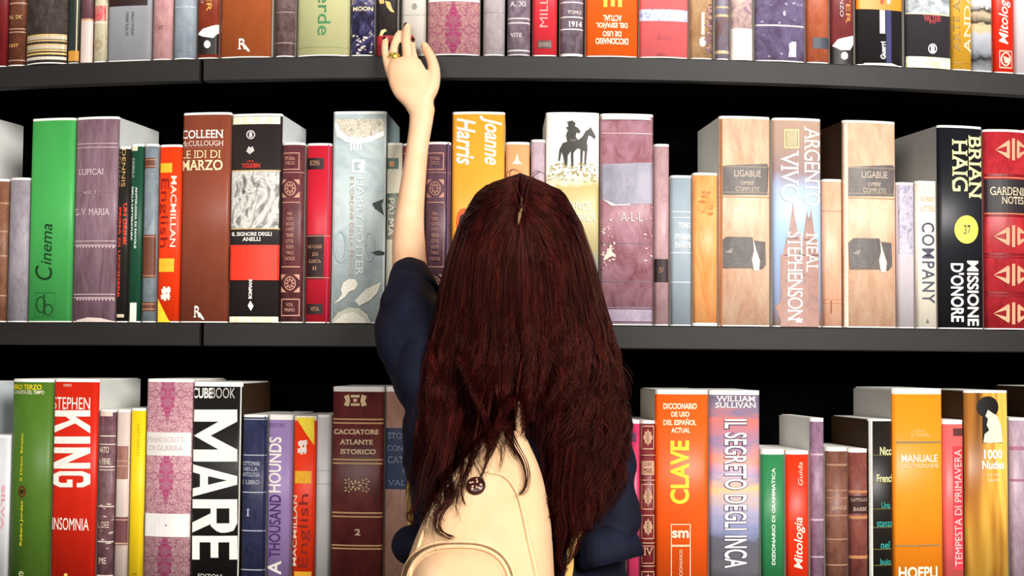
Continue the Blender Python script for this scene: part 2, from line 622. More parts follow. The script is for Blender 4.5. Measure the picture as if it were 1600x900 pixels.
def book(row, x0, x1, top, mat, label, decor=(), e=4, side='#d9d5cd', bulge=0.05, depth=0.165, foot=2.0):
    bk = Book()
    bk.x0, bk.x1 = x0, x1
    ybot = ROWBOT[row] if row < 2 else 880
    ym = (max(top, -60) + ybot) / 2
    A, B = on_front(x0, ym), on_front(x1, ym)
    A = Vector((A.x, A.y, 0))
    B = Vector((B.x, B.y, 0))
    M_ = (A + B) / 2
    ang = math.atan2(B.y - A.y, B.x - A.x)
    w = (B - A).length - 0.0006
    bk.w = w
    zs = ZR[row] + 0.0002
    tx = Vector((math.cos(ang), math.sin(ang), 0))
    nrm = Vector((-math.sin(ang), math.cos(ang), 0))

    def uv(px, py):
        d = ray(px, py)
        t = (M_ - CAM_O).dot(nrm) / d.dot(nrm)
        p = CAM_O + d * t
        return ((Vector((p.x, p.y, 0)) - M_).dot(tx), p.z - zs)
    bk.uv = uv
    h = uv((x0 + x1) / 2, top)[1]
    bk.h = h
    s = bulge * w
    edge_w = 0.005 / (w / 2)                       # the hinge groove rounds off over the last 5 mm

    def curve(x):
        q = min(1.0, abs(2 * x / w))
        g = max(0.0, (q - (1 - edge_w)) / edge_w)
        return 0.0005 - s * (1 - q * q) + 0.0048 * g * g
    bk.curve = curve
    root = thing('book', label, 'book', (M_.x, M_.y, zs), ang, GROUPS[row])
    e_ = e / 900.0
    f_ = foot / 900.0
    hc = h - e_
    taper = 1 - 2 * KC * depth * 1.12
    # spine: closed shell, rounded front
    bm = bmesh.new()
    fr = [(q * w / 2, bk.curve(q * w / 2)) for q in SPINE_STEPS]
    fr = [(-w / 2, 0.007)] + fr + [(w / 2, 0.007)]
    cols = [[bm.verts.new((x, y, z)) for z in (f_, hc)] for x, y in fr]
    for i in range(len(cols) - 1):
        bm.faces.new((cols[i][0], cols[i + 1][0], cols[i + 1][1], cols[i][1]))
    bm.faces.new((cols[0][0], cols[0][1], cols[-1][1], cols[-1][0]))
    bm.faces.new([c[1] for c in cols])
    bm.faces.new([c[0] for c in cols][::-1])
    if callable(mat) and not isinstance(mat, bpy.types.Material):
        mat = mat(h)
    bk.spine = link_mesh('spine', bm, mat, root)
    for p in bk.spine.data.polygons:
        p.use_smooth = abs(p.normal.z) < 0.5 and p.normal.y < -0.3
    # boards and pages
    bt = 0.003

    def wedge(xa, xb, ya, yb, z0, z1):
        b2 = box_bm(xa, ya, z0, xb, yb, z1, 0.0)
        for v in b2.verts:
            v.co.x *= 1 - (1 - taper) * max(0, v.co.y) / depth
        return b2
    sm = plain(side, 0.6, 0.2, 12.0, 0.05)
    link_mesh('cover_board', wedge(-w / 2, -w / 2 + bt, 0.0072, depth, 0, h - e_ * 0.3), sm, root)
    link_mesh('cover_board', wedge(w / 2 - bt, w / 2, 0.0072, depth, 0, h - e_ * 0.3), sm, root)
    link_mesh('page_block', wedge(-w / 2 + bt + 0.0001, w / 2 - bt - 0.0001, 0.0072, depth - 0.004, 0.0006, h), paper_mat(), root)
    # paper edge showing above (and a sliver below) the printed spine
    for (za, zb) in ((hc + 0.0001, h - 0.0002),) + (((0.0002, f_ - 0.0001),) if foot > 0.5 else ()):
        pb = bmesh.new()
        ring_a = [pb.verts.new((x, y + 0.0003, za)) for x, y in fr]
        ring_b = [pb.verts.new((x, y + 0.0003, zb)) for x, y in fr]
        k = len(fr)
        for i in range(k):
            j = (i + 1) % k
            pb.faces.new((ring_a[i], ring_a[j], ring_b[j], ring_b[i]))
        pb.faces.new(ring_b)
        pb.faces.new(ring_a[::-1])
        bmesh.ops.recalc_face_normals(pb, faces=pb.faces[:])
        link_mesh('paper_edge', pb, paper_mat(), root)
    draw(bk, decor)
    return root


W, K, G = '#f4efe6', '#1a1614', '#d8b878'

# ---- top shelf, left to right -------------------------------------------------
def T(txt, x0, y0, x1, y1, c, ori='h', **o):
    return ('t', txt, x0, y0, x1, y1, c, ori, o)


PINK = damask('#a3697a', '#a83a6a', '#c9a2a2')
PINK2 = damask('#a8697a', '#b03c74', '#c99c96', 0.145, 55.0)

book(0, -22, 12, -150, leather('#64141a', '#7c1c20'), 'dark red book cut off by the picture edge, next to a ribbed brown leather one', [], bulge=.1)
book(0, 13, 40, -140, leather('#4b2a20', '#74412c', 30), 'narrow ribbed brown leather book with small gilt figures, by dark red one on top shelf',
     [('h', [(6, 3), (46, 2), (51, 2), (95, 2)], '#a9826a', 'raised_band'), T('N. IX', 16, 24, 36, 31, G, s=True), T('1837', 16, 69, 31, 75, '#e0a45c', s=True)], bulge=.14)
book(0, 42, 105, -230, leather('#2a2322', '#5d504c', 26), 'wide black-brown book with cream and gold rings at its foot',
     [('h', [(60, 8), (75, 8)], '#c9b79e', 'ring_band'), ('h', [(57, 2.5), (66, 2), (72, 2), (81, 2.5), (86, 3)], '#d9b871', 'ring_band'), ('h', [(93, 5)], '#d8cbb9', 'foot_band')], bulge=.16)
book(0, 106, 124, -120, plain('#3c4040'), 'thin dark green book edged in ochre, beside the wide ringed black-brown book',
     [('r', 107, -100, 119, 79, '#26312d', 'cloth_panel'), ('r', 106, 79, 122, 96, '#c68a38', 'foot_panel'), ('r', 120, -100, 123, 79, '#d9c79c', 'edge_strip')], bulge=.04)
book(0, 125, 145, -130, leather('#4c2c30', '#6d464e'), 'thin maroon book whose lower part is pale pink cream, on top shelf',
     [('r', 125, 30, 145, 99, plain('#d2bdb4'), 'foot_panel'), ('h', [(31, 3)], '#c98f68')], bulge=.12)
book(0, 146, 166, -120, art([(.3, '#b9aa88'), (.5, '#d8cdb0'), (.7, '#a89472')], 60), 'thin tan patterned book with a faded red label, on top shelf',
     [('r', 147, 9, 165, 33, art([(.35, '#c08a78'), (.55, '#c8454e')], 40), 'label_panel'), ('h', [(36, 2.5)], '#e4cfc0'), rosette(155, 70, 7, 9, '#a58f6c')], bulge=.12)
book(0, 168, 236, -235, plain('#a4a5ab'), 'wide pale blue-grey book with a dark brown top and tiny vertical print',
     [('r', 168, -240, 236, 11, plain('#2d1a17'), 'title_panel'), T('OPERE SCELTE', 197, 19, 202, 56, '#4a4a55', 'd'), T('DELLO STUDIO', 206, 19, 211, 56, '#4a4a55', 'd')], bulge=.03)
book(0, 238, 269, -140, leather('#b98285', '#d2a3a2', 30, wear='#e3c6c0'), 'dusty pink book with mottled cloth between two blue-grey books',
     [T('III', 249, 41, 257, 47, '#7a5558', s=True)], bulge=.12)
book(0, 271, 305, -130, leather('#8a95a2', '#a7b2bd', 26), 'slim blue-grey cloth book left of the one with a white bird-wing wedge',
     [('h', [(12, 1.5)], '#c3ccd3'), ('h', [(80, 1.2)], '#7d8894')], bulge=.14)
WEDGE = lambda x0, x1: [('r', x0, 54, x1, 86, '#221d1d', 'foot_panel'), ('p', [(x0 + 1, 54), (x0 + 10, 46), (x1, 38), (x1, 50), (x1 - 8, 60), (x0 + 10, 58)], W, 'white_wedge'),
                        ('d', (x0 + x1) / 2, 70, 5, 6, W)]
book(0, 308, 342, -140, leather('#7a2c1c', '#8f3b25'), 'rust red book with white wedge over black foot, left of the orange-brown R book',
     WEDGE(308, 342) + [T('ER', 324, -6, 332, 19, '#e2a24a', 'd', b=.01), T('ROMANZO', 315, -40, 320, 6, '#d9cfd0', 'd')], bulge=.1)
book(0, 344, 424, -240, plain('#a9562c'), 'wide orange-brown book with a small white R on the top shelf',
     [T('R', 373, 61, 388, 78, W, s=True), ('p', [(380, 70), (384, 70), (391, 79), (392, 82), (388, 81)], W, 'emblem')], bulge=.06)
book(0, 430, 461, -140, leather('#4b3634', '#806a6a', 30), 'slim mottled grey-brown leather book left of the pale olive one',
     [('h', [(20, 1.4), (68, 1.4)], '#a58c80')], bulge=.16)
book(0, 464, 546, -235, plain('#c8c793', amt=.05), 'wide pale olive book with a green word printed down it',
     [T('Verde', 498, -32, 519, 57, '#3c7d4a', 'd', b=.004), ('h', [(75, 1.4)], '#8d8f5d')], bulge=.1)
book(0, 548, 585, -130, art([(.34, '#1f1a2c'), (.47, '#34304f'), (.56, '#4b4a78'), (.66, '#cbb9a8')], 45, (1, 1, .8)), 'narrow navy book speckled cream with a light title strip, left of reaching hand',
     [('r', 550, 10, 584, 18, '#3b3446', 'title_panel'), T('MOON', 552, 11, 583, 18, '#e2d3b4', b=.02), fleck(552, 55, 582, 84, 24, '#cfc0b8', 1.6, 3)], bulge=.1)
book(0, 588, 621, -140, leather('#17120f', '#37302e'), 'narrow black book with gold figures and red foot, behind the fingertips',
     [('r', 588, 56, 621, 88, '#a5232a', 'foot_panel'), ('pp', [[(602, 2), (610, 4), (613, 14), (617, 20), (611, 19), (605, 12)], [(592, 0), (600, 0), (601, 6), (594, 7)]], '#d8b66c'),
      ('pp', [[(593, 56), (596, 48), (602, 46), (605, 49), (600, 52), (598, 57)]], '#e6cf92')], bulge=.1)
book(0, 627, 665, -130, plain('#cdc7bd'), 'slim pale grey book that the reaching fingers touch',
     [('d', 648, 11, 4, 5, '#8c877c'), ('h', [(24, 1)], '#aaa498'), ('p', [(643, 57), (646, 56), (647, 61), (645, 65), (643, 64)], '#b43a30')], bulge=.1)
book(0, 668, 750, -240, PINK2, 'wide pink damask book with a white title band, right of the reaching hand',
     [('r', 668, -14, 750, 4, plain('#ded8d2'), 'title_panel'), ('r', 668, -200, 750, -170, plain('#ded8d2'), 'title_panel')], bulge=.1)
book(0, 755, 789, -135, leather('#a3979d', '#c0b5b6', 40), 'slim pale mauve-grey book between the pink damask one and a banded leather one',
     [('h', [(20, 1.2)], '#8f858c')], bulge=.14)
BANDS = lambda ys: ('h', [(y, 2) for y in ys], '#ddd2d2', 'raised_band')
book(0, 793, 829, -140, leather('#5e4a58', '#93838f', 26), 'grey-mauve leather book with pale bands, left of the coral red spine',
     [BANDS([30, 37, 80, 87]), T('A. XI', 796, 4, 822, 11, '#e6dcdc', s=True), T('VITE', 797, 53, 815, 59, '#e0d6d6', s=True)], bulge=.16)
book(0, 832, 871, -130, plain('#d5323c'), 'coral red book with vertical pink lettering and small dark label at its foot',
     [T('MILLER', 843, -30, 856, 43, '#ea9c98', 'u'), ('r', 840, 64, 862, 76, '#4b3a38', 'label_panel'), T('DODICI', 842, 67, 860, 73, '#b9a08f')], bulge=.08)
book(0, 875, 912, -135, leather('#54434d', '#877783', 30), 'slate-mauve leather book with white bands and figures, right of the coral red spine',
     [BANDS([5, 28, 47, 86]), T('1914', 888, 35, 909, 43, '#f0e8e4', s=True, b=.02), T('TOMO', 886, 18, 908, 23, '#f0e8e4', s=True)], bulge=.16)
book(0, 915, 997, -245, plain('#f0631c', amt=.05), 'wide bright orange book standing upside down with inverted cream lettering',
     [T('CLAVE', 942, -120, 972, 12, '#f6d33c', 'd', b=.035), T('ACTUAL', 942, 25, 971, 34, '#fbe3c4', 'f', b=.03), T('DEL ESPAÑOL', 931, 37, 980, 46, '#fbe3c4', 'f', b=.03),
      T('DE USO', 941, 50, 970, 58, '#fbe3c4', 'f', b=.03), T('DICCIONARIO', 930, 61, 981, 70, '#fbe3c4', 'f', b=.03)], bulge=.06)
book(0, 999, 1076, -235, plain('#ec6f71', amt=.05), 'wide coral pink book crossed by a blue and white lace band',
     [('r', 999, 17, 1076, 33, art([(.42, '#8a9ac8'), (.5, '#e9ecf2'), (.56, '#7a8dc0'), (.62, '#f0eef0')], 170, (1, 1, 1), .2), 'lace_band'), T('Bollati', 1026, 56, 1053, 63, '#a83a44', i=.3), T('editore', 1026, 84, 1041, 88, '#8a3038')], bulge=.07)
book(0, 1078, 1114, -130, leather('#9a7148', '#c6a078', 22), 'tan book with a white vertical mark and dark flowery edge',
     [('r', 1095, 20, 1100, 55, '#e9dcc9', 'white_stripe'), ('d', 1097, 66, 5, 8, '#e9ddcf'), fleck(1103, 5, 1112, 85, 46, '#76505a', 2.3, 5), fleck(1104, 10, 1111, 80, 16, '#b98d92', 1.4, 6)], bulge=.1)
book(0, 1118, 1140, -120, leather('#7c5640', '#8e8fa8', 20), 'thin brown and blue streaked book with gold bands, left of pale mauve patterned one',
     [('h', [(12, 3), (25, 4), (82, 5)], '#d9b186')], bulge=.16)
book(0, 1142, 1177, -130, art([(.35, '#8e7284'), (.5, '#c1a3a0'), (.65, '#d8c0ae')], 55), 'slim mauve patterned book whose foot is plain white',
     [('r', 1142, 46, 1178, 97, plain('#e3ddd6'), 'foot_panel')], bulge=.12)
book(0, 1180, 1258, -245, leather('#55405a', '#83779c', 14, 1, .8, wear='#b0a2b8'), 'wide scuffed purple book with a thin pale rule and small pale tag',
     [('h', [(41, 2.4)], '#ddc9c4'), ('p', [(1231, 70), (1236, 66), (1243, 66), (1243, 90), (1230, 90), (1232, 80)], '#cdc0cb', 'paper_tag'), ('d', 1224, 22, 2, 4, '#d8cfe0'),
      fleck(1184, 4, 1254, 92, 14, '#a899b4', 1.6, 9)], bulge=.06)
book(0, 1260, 1296, -130, leather('#a04a2e', '#b96545'), 'slim brick red book with a dark blue-grey label',
     [('r', 1269, 60, 1296, 76, '#39404c', 'label_panel'), ('p', [(1278, 97), (1284, 94), (1287, 97)], '#54221a')], bulge=.08)
book(0, 1298, 1335, -140, leather('#6d2a2c', '#83383a'), 'dark crimson book with white wedge over black foot, right of a brick red one',
     [('r', 1298, 72, 1335, 104, '#221d1d', 'foot_panel'), ('p', [(1300, 72), (1308, 62), (1334, 56), (1334, 68), (1327, 79), (1312, 79)], W, 'white_wedge'), ('d', 1318, 88, 5.5, 6, W),
      T('TER', 1320, -12, 1327, 38, '#d88a4a', 'd', b=.01), T('ROMANZO', 1311, -40, 1316, 27, '#d4c2c4', 'd')], bulge=.1)
book(0, 1338, 1411, -245, plain('#262324'), 'wide black book with an orange top block and white upward lettering',
     [('r', 1338, -120, 1411, 14, plain('#f08a1e'), 'title_panel'), ('r', 1373, 17, 1381, 53, W, 'white_block'), T('Guerri', 1374, 66, 1382, 93, W, 'u', b=.03), ('r', 1383, 17, 1391, 100, '#2c2f62', 'blue_stripe'),
      ('r', 1374, -20, 1379, 7, '#b04a22', 'title_strip'), ('r', 1384, -20, 1389, 7, '#f6e3cc', 'title_strip'), ('p', [(1342, 104), (1350, 99), (1392, 100), (1409, 106), (1409, 107), (1342, 107)], '#ece4d8', 'worn_edge')], bulge=.05)
book(0, 1415, 1486, -240, plain('#39353a'), 'wide charcoal book standing upside down with a grey picture above and cream foot',
     [('r', 1415, -70, 1486, 21, art([(.34, '#5a5e66'), (.5, '#aab2b4'), (.62, '#e6e6de')], 26), 'picture_panel'), ('h', [(23, 2)], '#d9cba2'), T('VALTERI', 1441, 26, 1468, 33, '#e04a50', s=True), T('DI', 1450, 34, 1459, 37, '#e04a50'),
      ('o', 1455, 77, 7, 8, 1.6, '#e6e2de'), ('r', 1452, 72, 1458, 83, '#e6e2de', 'emblem'), ('r', 1415, 92, 1486, 110, art([(.4, '#d8d19a'), (.6, '#f1ecd4')], 50), 'foot_panel')], bulge=.05)
book(0, 1487, 1519, -130, plain('#d19c30', amt=.14), 'mustard yellow book with pale and dark upward lettering',
     [T('ARTE A ARTE', 1490, -60, 1498, 82, '#8a6a28', 'u', s=True), T('ANDAMA', 1505, -66, 1515, 85, '#f1dfb8', 'u', s=True), ('h', [(99, 1)], '#a87a20')], bulge=.08)
book(0, 1519, 1551, -140, lambda h: zart(h, [(0, '#c3c6cc'), (.08, '#2a2a2c'), (.13, '#a9adb6'), (.235, '#c9ccd2'), (.25, '#d8c39a'), (.29, '#d8c39a'), (.30, '#2b211c'), (.36, '#cbb79a'), (.38, '#33261f'), (.42, '#e0dedc')], 40, .09), 'narrow illustrated book in black, cream and ice blue beside the red one',
     [('pp', [[(1529, -20), (1533, -20), (1535, 13), (1532, 13)], [(1538, -20), (1543, -20), (1543, 15), (1539, 15)], [(1546, -20), (1549, -20), (1549, 12), (1546, 12)]], '#efe9e2', 'picture_detail')], bulge=.06)
book(0, 1553, 1585, -130, plain('#e02812', amt=.05), 'bright red book with a cream cursive title, last but one on the top shelf',
     [T('Mitologia', 1560, -12, 1577, 69, '#fbe6d6', 'u', i=.25, b=.01), ('o', 1570, 93, 8, 11, 2.2, '#f7bfae'), ('p', [(1566, 88), (1576, 92), (1574, 100), (1568, 99)], '#f7bfae'), ('f', 1560, 80, 1580, 107, 1.2, '#f09a86')], bulge=.08)
book(0, 1586, 1622, -130, plain('#d3c8c9'), 'pale mauve-white book cut by the right edge of the top shelf', [], bulge=.08)

# ---- middle shelf ---------------------------------------------------------------
book(1, -140, -52, 176, leather('#8a6b60', '#a58a7c'), 'wide tan book beyond the picture edge showing only its pale side', [], side='#dcdcd8')
book(1, -18, 10, 280, leather('#6a4232', '#8d6248'), 'small brown ribbed leather book at left end of middle shelf', [('h', [(318, 2), (362, 2), (400, 2), (462, 2)], '#b58d72', 'raised_band')], bulge=.12)
book(1, 12, 43, 278, leather('#857c88', '#a39ba2', 30), 'small mauve-grey cloth book left of the bright green one', [], bulge=.14)
book(1, 45, 113, 185, plain('#46a653', amt=.08), 'tall bright green book with black cursive title on the middle shelf',
     [T('C', 56, 415, 84, 438, '#15351c', 'u', i=.2, n='title_initial'), T('inema', 66, 350, 84, 414, '#15351c', 'u', i=.25), ('f', 56, 457, 88, 496, 1.2, '#1f6a35'), ('o', 66, 476, 8, 13, 1.8, '#17401f'), ('o', 78, 484, 7, 9, 1.6, '#17401f'), ('r', 70, 460, 72.5, 492, '#17401f', 'emblem')], bulge=.05)
book(1, 115, 181.5, 183, leather('#6d4c57', '#8f7480', 18, 1.6, .3), 'tall dusty mauve book with pale tooled rules, right of bright green one',
     [('h', [(225, 1.2), (231, 1.2), (377, 1.4), (383, 1.2), (460, 1.4), (465, 1.2)], '#c9aeb2', 'gilt_rule'), T('LUPICAI', 124, 264, 164, 274, '#d8c2c4', s=True), T('G. V. MARIA', 117, 326, 173, 337, '#d8c2c4', s=True), ('h', [(300, 1)], '#8f7480'), T('vol. I', 132, 298, 152, 304, '#c9b2b5'),
      ('pp', [[(120 + i * 5, 384), (125 + i * 5, 384), (122.5 + i * 5, 389)] for i in range(12)] + [[(120 + i * 5, 466), (125 + i * 5, 466), (122.5 + i * 5, 471)] for i in range(12)], '#c2a6aa', 'gilt_pattern'),
      ('p', [(116, 506), (122, 500), (140, 496), (160, 497), (178, 502), (184, 506)], '#d5c4bb', 'worn_edge')], bulge=.07, side='#cfd2cf')
book(1, 182, 200, 229, plain('#26211f'), 'thin black book with orange lettering beside the tall mauve one',
     [T('DENNIS', 190, 233, 197, 292, '#c9a468', 'd'), T('LEHANE', 183.5, 238, 189, 292, '#c9a468', 'd'), T('UN DRINK', 192, 318, 198.5, 384, '#ee4020', 'd', b=.03), T('PRIMA DI UCCIDERE', 183.5, 324, 190, 464, '#ee4020', 'd', b=.03), ('r', 183, 491, 194, 496, '#cfc2a4', 'emblem')], bulge=.04)
book(1, 201, 221, 225, plain('#1d4a34'), 'thin dark green book with white lettering down it, right of black one',
     [T('ANTOLOGIA DI FAVOLE', 210, 292, 215, 388, '#eaeee6', 'd', b=.03), T('DELLA LETTERATURA', 204.5, 292, 209, 376, '#eaeee6', 'd', b=.03), T('CASSOLA', 207, 247, 211, 278, '#c7d0c4', 'd'), ('r', 203, 473, 214, 504, '#e4e4d8', 'foot_label'), ('r', 203, 229, 216, 236, '#e0d8b8', 'top_label')], bulge=.05)
book(1, 222, 244, 225, leather('#68747c', '#89949a', 30), 'thin blue-grey book with rust brown labels, left of the orange-red one',
     [('r', 223, 247, 243, 263, '#6a3a2c', 'label_panel'), ('r', 223, 367, 243, 434, '#6b3c2c', 'label_panel'), ('r', 223, 472, 243, 486, '#64392c', 'label_panel'), ('h', [(250, 1.2), (260, 1.2), (370, 1.2), (431, 1.2), (475, 1.2), (483, 1.2)], '#b38a68', 'gilt_rule')], bulge=.14)
book(1, 246, 281, 226, plain('#f03c12', amt=.05), 'bright orange-red schoolbook with yellow patches standing upright on middle shelf',
     [('r', 250, 255, 270, 270, '#f8b52e', 'yellow_patch'), T('MACMILLAN', 266, 275, 277, 386, '#f9dfcc', 'd', b=.01), T('English', 247, 279, 265, 387, '#8c1f14', 'd'), ('r', 249, 404, 273, 425, '#f8b52e', 'yellow_patch'), ('p', [(247, 466), (268, 507), (247, 507)], '#f4d22e', 'yellow_wedge'),
      ('pp', [[(253, 452), (267, 449), (268, 456), (254, 459)], [(252, 461), (266, 458), (267, 465), (253, 468)], [(256, 448), (260, 448), (261, 470), (257, 470)], [(263, 448), (266, 448), (266, 469), (263, 469)]], '#fbe9da')], bulge=.06)
book(1, 282, 358, 176, plain('#85422e', amt=.1), 'tall reddish brown book with white and cream capitals across its top',
     [T('COLLEEN', 284, 203, 350, 217, W, b=.01, s=True), T('McCULLOUGH', 283, 220, 350, 229, '#e6d5cb', s=True), ('r', 284, 230.5, 350, 231.7, '#e6d5cb', 'rule'), T('LE IDI DI', 283, 235, 346, 248, '#e9cf9e', s=True), T('MARZO', 283, 250, 349, 267, '#f2dcae', b=.015, s=True),
      T('R', 304, 478, 316, 496, W, s=True), ('p', [(310, 488), (314, 488), (320, 497), (321, 500), (317, 499)], W, 'emblem')], bulge=.05)
book(1, 359, 438, 178, plain('#2d2625'), 'tall black book with grey picture, red block, cream head and foot',
     [('r', 359, 182, 438, 195, art([(.42, '#d8d2a8'), (.6, '#f0ecd8')], 60), 'head_panel'), ('o', 393, 211, 7, 7, 1.8, '#cfc6c2'), ('r', 390.5, 207, 395.5, 215, '#cfc6c2', 'emblem'), ('p', [(390, 229), (396, 234), (392, 242), (386, 237)], '#cfc6c2'), ('p', [(396, 229), (399, 236), (394, 240), (391, 234)], '#cfc6c2'),
      T('J.R.R.', 387, 251, 399, 255, '#e83c2c', s=True), T('TOLKIEN', 379, 256, 408, 263, '#e83c2c', b=.02, s=True), ('r', 360, 266, 437, 358, art([(.30, '#4a4742'), (.42, '#8d8a84'), (.52, '#d9d6cf'), (.62, '#a5a29b'), (.72, '#f0eee8')], 24, (1.2, 1, .8), 2.4), 'picture_panel'), ('h', [(267, 1.6), (358, 1.6)], '#c8a765'),
      T('IL SIGNORE DEGLI', 363, 363, 426, 369, W, s=True, b=.02), T('ANELLI', 380, 371, 409, 377, W, s=True, b=.02), ('r', 359, 383, 438, 438, plain('#e4361f'), 'red_panel'), T('BOMPIANI', 390, 437, 396, 467, W, 'u', b=.03), ('p', [(393, 470), (398, 478), (394, 486), (389, 478)], W), ('r', 359, 495, 438, 505, art([(.42, '#d8d2a8'), (.6, '#f0ecd8')], 60), 'foot_panel')], bulge=.05, side='#dde2e2')


def tooled(x0, x1, c='#c8907c'):
    m = (x0 + x1) / 2
    a, b = x0 + 2, x1 - 5
    return [('f', a, 239, b, 266, 1.6, c), ('h', [(270, 1)], c), ('pp', [[(a, 281), (a + 9, 281), (a, 290)], [(b, 281), (b - 9, 281), (b, 290)], [(a, 309), (a + 9, 309), (a, 300)], [(b, 309), (b - 9, 309), (b, 300)]], c, 'corner_ornament'), ('o', (a + b) / 2, 295, 9, 11, 1.5, c), rosette((a + b) / 2, 295, 7, 9, c),
            ('f', a, 316, b, 418, 1.6, c), ('f', a, 467, b, 494, 1.6, c), ('o', (a + b) / 2, 443, 9, 11, 1.5, c), rosette((a + b) / 2, 443, 7, 9, c),
            ('pp', [[(a, 429), (a + 9, 429), (a, 438)], [(b, 429), (b - 9, 429), (b, 438)], [(a, 457), (a + 9, 457), (a, 448)], [(b, 457), (b - 9, 457), (b, 448)]], c, 'corner_ornament')] + \
           [T(t, (a + b) / 2 - q, y, (a + b) / 2 + q, y + 5, c, s=True) for t, y, q in (('STORIA', 246, 8), ('DELLE', 253, 7), ('MARI', 332, 4), ('FIUMI', 340, 5), ('ISOLE', 348, 6), ('LAGHI', 356, 6), ('TERRE', 366, 6), ('CITTA', 375, 6), ('MONTI', 384, 6), ('VALLI', 393, 6), ('E BOSCHI', 402, 8), ('VOL', 474, 6), ('PRIMO', 482, 8))]


book(1, 438, 474, 223, leather('#4d262a', '#6b3b3e'), 'dark maroon book with copper frames and roundels, left of the red one with black labels', tooled(438, 474), bulge=.14)
book(1, 477, 516, 224, plain('#c01f31'), 'slim crimson book with black labels between the maroon tooled and pale blue books',
     [('r', 479, 247, 507, 265, '#2b1517', 'label_panel'), ('r', 479, 367, 507, 436, '#2b1517', 'label_panel'), ('r', 479, 475, 505, 491, '#2b1517', 'label_panel'), ('r', 509, 226, 515, 505, '#a81a48', 'edge_strip'), ('h', [(369, 1.2), (434, 1.2)], '#b98a6c', 'gilt_rule'),
      T('ROMA', 485, 251, 501, 259, '#b98a6c', s=True), T('LE CASE', 482, 383, 504, 388, '#b98a6c', s=True), T('DI', 489, 395, 498, 400, '#b98a6c', s=True), T('CARTA', 483, 406, 503, 411, '#b98a6c', s=True), T('II', 489, 417, 496, 422, '#b98a6c', s=True), T('VITA', 486, 480, 500, 486, '#b98a6c', s=True)], bulge=.1)


def swan(c='#e6e2d2', d='#c7c6b4'):
    neck = [(522, 475), (530, 467), (535, 460), (533, 452), (537, 442), (546, 436), (556, 437), (560, 445), (555, 453), (546, 456), (540, 464), (530, 471)]
    body = [(520, 500), (528, 489), (545, 481), (562, 482), (575, 492), (580, 505), (520, 505)]
    wing = [(555, 470), (572, 452), (596, 441), (590, 458), (578, 470), (562, 478)]
    return [('p', body, d, 'picture_detail'), ('p', wing, c, 'picture_detail'), ('p', neck, c, 'picture_detail'), ('p', [(522, 505), (535, 492), (552, 487), (570, 497), (572, 505)], c, 'picture_detail')]


book(1, 518, 602, 174, art([(.35, '#a9b8ba'), (.5, '#bdcaca'), (.65, '#aebcbb')], 16), 'tall pale blue-grey book with a drawn white bird, left of raised arm',
     [('r', 522, 186, 600, 215, art([(.38, '#a89f8c'), (.5, '#cfc8b6'), (.62, '#8f8876')], 70, (1, 1, 1), 2.0), 'picture_panel'), ('f', 519, 175, 601, 507, 1.6, '#d9e2e0'),
      ('p', [(521, 190), (526, 190), (533, 205), (545, 214), (560, 217), (580, 213), (600, 204), (600, 212), (580, 222), (558, 226), (540, 222), (527, 212)], '#dfe4e0', 'ribbon_drawing'), ('pp', [[(548 + 5 * i, 212), (551 + 5 * i, 212), (550 + 5 * i, 235), (547 + 5 * i, 235)] for i in range(4)], '#eef0ec', 'ribbon_drawing'),
      ('r', 549, 250, 570, 270, '#e3e9e7', 'emblem'), ('p', [(553, 254), (566, 253), (559, 260), (565, 266), (554, 267)], '#9fb0b2'), T('HARRY POTTER', 556, 278, 570, 430, '#d5dcdb', 'd', b=.005), T("E L'ORDINE DELLA FENICE", 546, 276, 554, 432, '#c4a89a', 'd'), ('o', 533, 385, 11, 26, 4, '#a3b3b4'), ('o', 577, 385, 9, 24, 4, '#a9b8b8'),
      ('p', [(582, 318), (600, 311), (596, 320), (600, 336), (586, 326)], '#26302f', 'drawn_leaf'), ('p', [(580, 395), (592, 391), (601, 394), (601, 398), (590, 399)], '#26302f', 'drawn_leaf')] + swan(), bulge=.02, side='#90a3a5')
book(1, 603, 627, 223, plain('#d6d2bd'), 'thin cream book with green bands, just left of raised arm',
     [('r', 603, 247, 623, 264, '#4c6a5e', 'label_panel'), ('r', 608, 252, 616, 260, '#c08a60', 'label_mark'), ('r', 603, 302, 624, 374, art([(.4, '#4a5a50'), (.55, '#8a8a78')], 60), 'picture_panel'), T('PALMA', 606, 310, 616, 368, '#d9d4bd', 'd')], bulge=.06)
book(1, 628, 662, 224, leather('#8a2c2e', '#a53c3c'), 'slim dark red book mostly hidden behind the raised forearm', [('h', [(240, 2)], '#d0a090')], bulge=.1)
book(1, 664, 703, 222, leather('#49303c', '#6b4c58'), 'dark plum book with copper frames and roundels, right of the raised forearm', tooled(664, 699, '#b98878') + [('r', 697, 224, 702, 505, '#5d4a6c', 'edge_strip')], bulge=.12)
book(1, 705, 788, 175, plain('#e09a30', amt=.07), 'tall golden orange book with white cursive lettering, left of the head of dark red hair',
     [T('Joanne', 749, 182, 784, 258, '#f9efdc', 'd', i=.3, b=.02), T('Harris', 713, 185, 743, 258, '#f9efdc', 'd', i=.3, b=.02), T('CIOC', 714, 326, 736, 460, '#3a1d10', 'd', b=.05, n='title_outline'), T('CIOC', 712, 326, 733, 460, '#e65a20', 'd', b=.03)], bulge=.06)
book(1, 789, 827, 222, plain('#dca06e', amt=.1), 'slim peach-tan book just above the crown of dark red hair', [('p', [(808, 240), (811, 252), (816, 257), (800, 257), (805, 250)], '#f2dcc0')], bulge=.1)
book(1, 829, 851, 218, leather('#a98f9c', '#c3adb6'), 'thin pale mauve book left of the rider book', [], bulge=.1)


